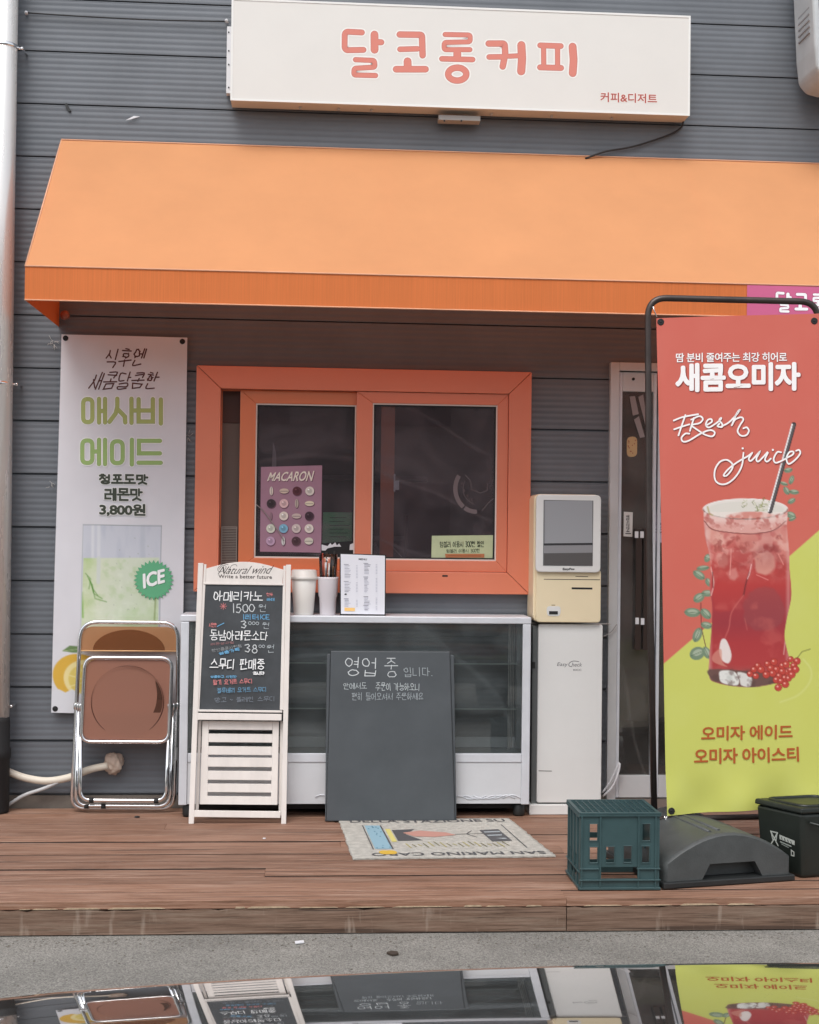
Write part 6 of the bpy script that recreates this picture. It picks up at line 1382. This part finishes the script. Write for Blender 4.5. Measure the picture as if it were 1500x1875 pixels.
# ------------------------------------------------------------------ glossy black car nose under the viewer
car = thing('parked_car', 'glossy black car whose bonnet mirrors the shop front', 'car', (.52, -4.6, GZ))
def car_paint():
    m = bpy.data.materials.new('car_black'); m.use_nodes = True; b = m.node_tree.nodes['Principled BSDF']
    b.inputs['Base Color'].default_value = (.012, .012, .014, 1); b.inputs['Metallic'].default_value = 0; b.inputs['Roughness'].default_value = .04
    b.inputs['IOR'].default_value = 1.85; b.inputs['Coat Weight'].default_value = 1; b.inputs['Coat Roughness'].default_value = .01; b.inputs['Coat IOR'].default_value = 1.6
    t = m.node_tree; g = t.nodes.new('ShaderNodeNewGeometry'); v = t.nodes.new('ShaderNodeTexVoronoi'); v.inputs['Scale'].default_value = 160; t.links.new(g.outputs['Position'], v.inputs['Vector'])
    n = t.nodes.new('ShaderNodeTexNoise'); n.inputs['Scale'].default_value = 9; n.inputs['Detail'].default_value = 5; t.links.new(g.outputs['Position'], n.inputs['Vector'])
    r1 = t.nodes.new('ShaderNodeMapRange'); r1.inputs[1].default_value = .16; r1.inputs[2].default_value = .05; t.links.new(v.outputs['Distance'], r1.inputs[0])
    r2 = t.nodes.new('ShaderNodeMapRange'); r2.inputs[1].default_value = .45; r2.inputs[2].default_value = .7; t.links.new(n.outputs[0], r2.inputs[0])
    mu = t.nodes.new('ShaderNodeMath'); mu.operation = 'MULTIPLY'; t.links.new(r1.outputs[0], mu.inputs[0]); t.links.new(r2.outputs[0], mu.inputs[1])
    df = t.nodes.new('ShaderNodeBsdfDiffuse'); df.inputs[0].default_value = (.4, .38, .34, 1); ms = t.nodes.new('ShaderNodeMixShader')
    ad = t.nodes.new('ShaderNodeMath'); ad.operation = 'MULTIPLY_ADD'; ad.inputs[1].default_value = .5; ad.inputs[2].default_value = .03; t.links.new(mu.outputs[0], ad.inputs[0])
    t.links.new(ad.outputs[0], ms.inputs[0]); t.links.new(b.outputs[0], ms.inputs[1]); t.links.new(df.outputs[0], ms.inputs[2]); t.links.new(ms.outputs[0], t.nodes['Material Output'].inputs[0])
    return m
m_car = car_paint()
CX = .56; DL = 1.869; ZL = CAM_LOC.z-DL*math.tan(R(17.6)); SL = math.tan(R(12.9))
def hoodz(x, d):
    t = min(max((x+.45)/1.15, 0), 1); Rx = 4.2+(8.5-4.2)*t*t*(3-2*t); q = DL-d
    return ZL+SL*q-q*q/(2*Rx)*1.04-((x-CX)**2)/27-max(0, abs(x-CX)-1.04)**2*3
nose = [(1.869, None), (1.876, -.0035), (1.885, -.011), (1.90, -.03), (1.915, -.06)]
nx = 96; mb = MB(); ds = [.35+(1.869-.35)*k/70 for k in range(71)]; v = []; f = []; xs = [CX-1.16+2.32*i/nx for i in range(nx+1)]
rows = []
for d in ds: rows.append([(x, CAM_LOC.y+d-.10*max(0, abs(x-CX)-.9)*(d/2), hoodz(x, d)) for x in xs])
for d, dz in nose[1:]: rows.append([(x, CAM_LOC.y+d-.10*max(0, abs(x-CX)-.9), hoodz(x, 1.869)+dz) for x in xs])
for r_ in rows: v += r_
W1 = nx+1
for j in range(len(rows)-1):
    for i in range(nx): a = j*W1+i; f.append((a, a+1, a+W1+1, a+W1))
mb.add(v, f, None, True); mb.build('bonnet', m_car, car, fix=False)
last = rows[-1]; zb0 = min(p[2] for p in last)
mb = MB(); v = []; f = []; lv = [(.0, 0), (.03, -.12), (.07, -.2), (.07, -.34), (.02, -.44), (-.1, -.46)]
for dd, dz in lv: v += [(p[0], p[1]+dd, max(p[2]-.004+dz, GZ+.14)) for p in last]
for j in range(len(lv)-1):
    for i in range(nx): a = j*W1+i; f.append((a, a+1, a+W1+1, a+W1))
mb.add(v, f, None, True); mb.build('bumper', m_car, car, fix=False)
mb = MB(); yf = CAM_LOC.y+2.0
for k in range(6): mb.box(CX-.42, CX+.42, yf, yf+.012, .20+k*.03, .212+k*.03)
mb.build_each('grille', m_chrome, car)
for s_ in (-1, 1):
    mb = MB(); mb.lathe([(.11, 0), (.10, .03), (.06, .045), (.01, .05)], (CX+s_*.70, CAM_LOC.y+1.93, .33), axis='y', n=24); hl = mb.build('headlight', mat('lamp_glass', (.6, .62, .64), .08, coat=1), car); hl.rotation_euler = (0, 0, 0)
for s_ in (-1, 1):
    mb = MB(); xx = CX+s_*1.15; pts = [(xx, rows[0][0][1], GZ+.25), (xx, CAM_LOC.y+1.85, GZ+.25), (xx, CAM_LOC.y+1.85, hoodz(CX+1.15, 1.8)-.03), (xx, rows[0][0][1], hoodz(CX+1.15, .4)-.02)]; mb.prism(pts, (-s_*.02, 0, 0)); mb.build('fender', m_car, car)
    mb = MB(); mb.lathe([(.2, -.1), (.31, -.1), (.325, -.08), (.325, .08), (.31, .1), (.2, .1)], (CX+s_*.86, CAM_LOC.y+1.25, GZ+.326), axis='x', n=36); wl = mb.build('wheel', m_rubber, car)
    mb = MB(); mb.lathe([(.03, -.06), (.19, -.06), (.2, .06), (.03, .05)], (CX+s_*.86, CAM_LOC.y+1.25, GZ+.326), axis='x', n=24); mb.build('rim', m_gal, wl)

# ------------------------------------------------------------------ across the street (only mirrored in the glass)
ob = thing('street_building', 'plain grey building across the street mirrored in the glass door', 'building', (1, -20, GZ))
m_far = mat('far_render', (.20, .19, .185), .8, var=.12, vscale=1); m_farw = mat('far_window', (.03, .035, .04), .15)
mb = MB(); mb.box(-16, 14, -28, -20, GZ, 5.4); mb.build('wall', m_far, ob)
mb = MB(); mb.box(-16.3, 14.3, -28.2, -19.7, 5.401, 5.7); mb.build('roof', m_gal, ob)
for r_ in range(2):
    for k in range(9):
        mb = MB(); x = -14.5+k*3.1; mb.box(x, x+1.6, -19.999, -19.95, .9+r_*2.4, 2.2+r_*2.4); wv = mb.build('window', m_farw, ob)

rl = thing('guard_rail', 'pale guard rail along the far side of the street mirrored in the door glass', 'guard rail', (1, -12, GZ))
mb = MB()
for z in (.45, .8): mb.box(-10, 12, -12.03, -11.97, z, z+.07)
mb.build_each('rail', m_white, rl)
for k in range(12):
    mb = MB(); mb.box(-10+k*2, -9.92+k*2, -12.09, -12.031, GZ, .95); mb.build('post', m_white, rl)
mb = MB(); mb.box(-40, 40, -14, -13.7, GZ, GZ+.14); mb.build('kerb', mat('kerb_concrete', (.35, .34, .32), .8), kind='structure')

mb = MB(); p = Flat(0)(251, 1497); mb.lathe([(.011, 0), (.012, .004), (.006, .006)], p+Vector((0, 0, .0005)), n=14); mb.build('bottle_cap', m_rubber, label='small dark bottle cap lying on the deck below the folding chair', cat='bottle cap')
mb = MB(); p = Flat(0)(484, 1536); mb.lathe([(.007, 0), (.006, .003)], p+Vector((0, 0, .0005)), n=9); mb.build('white_pebble', m_white, label='tiny white pebble on the deck in front of the easel', cat='pebble')
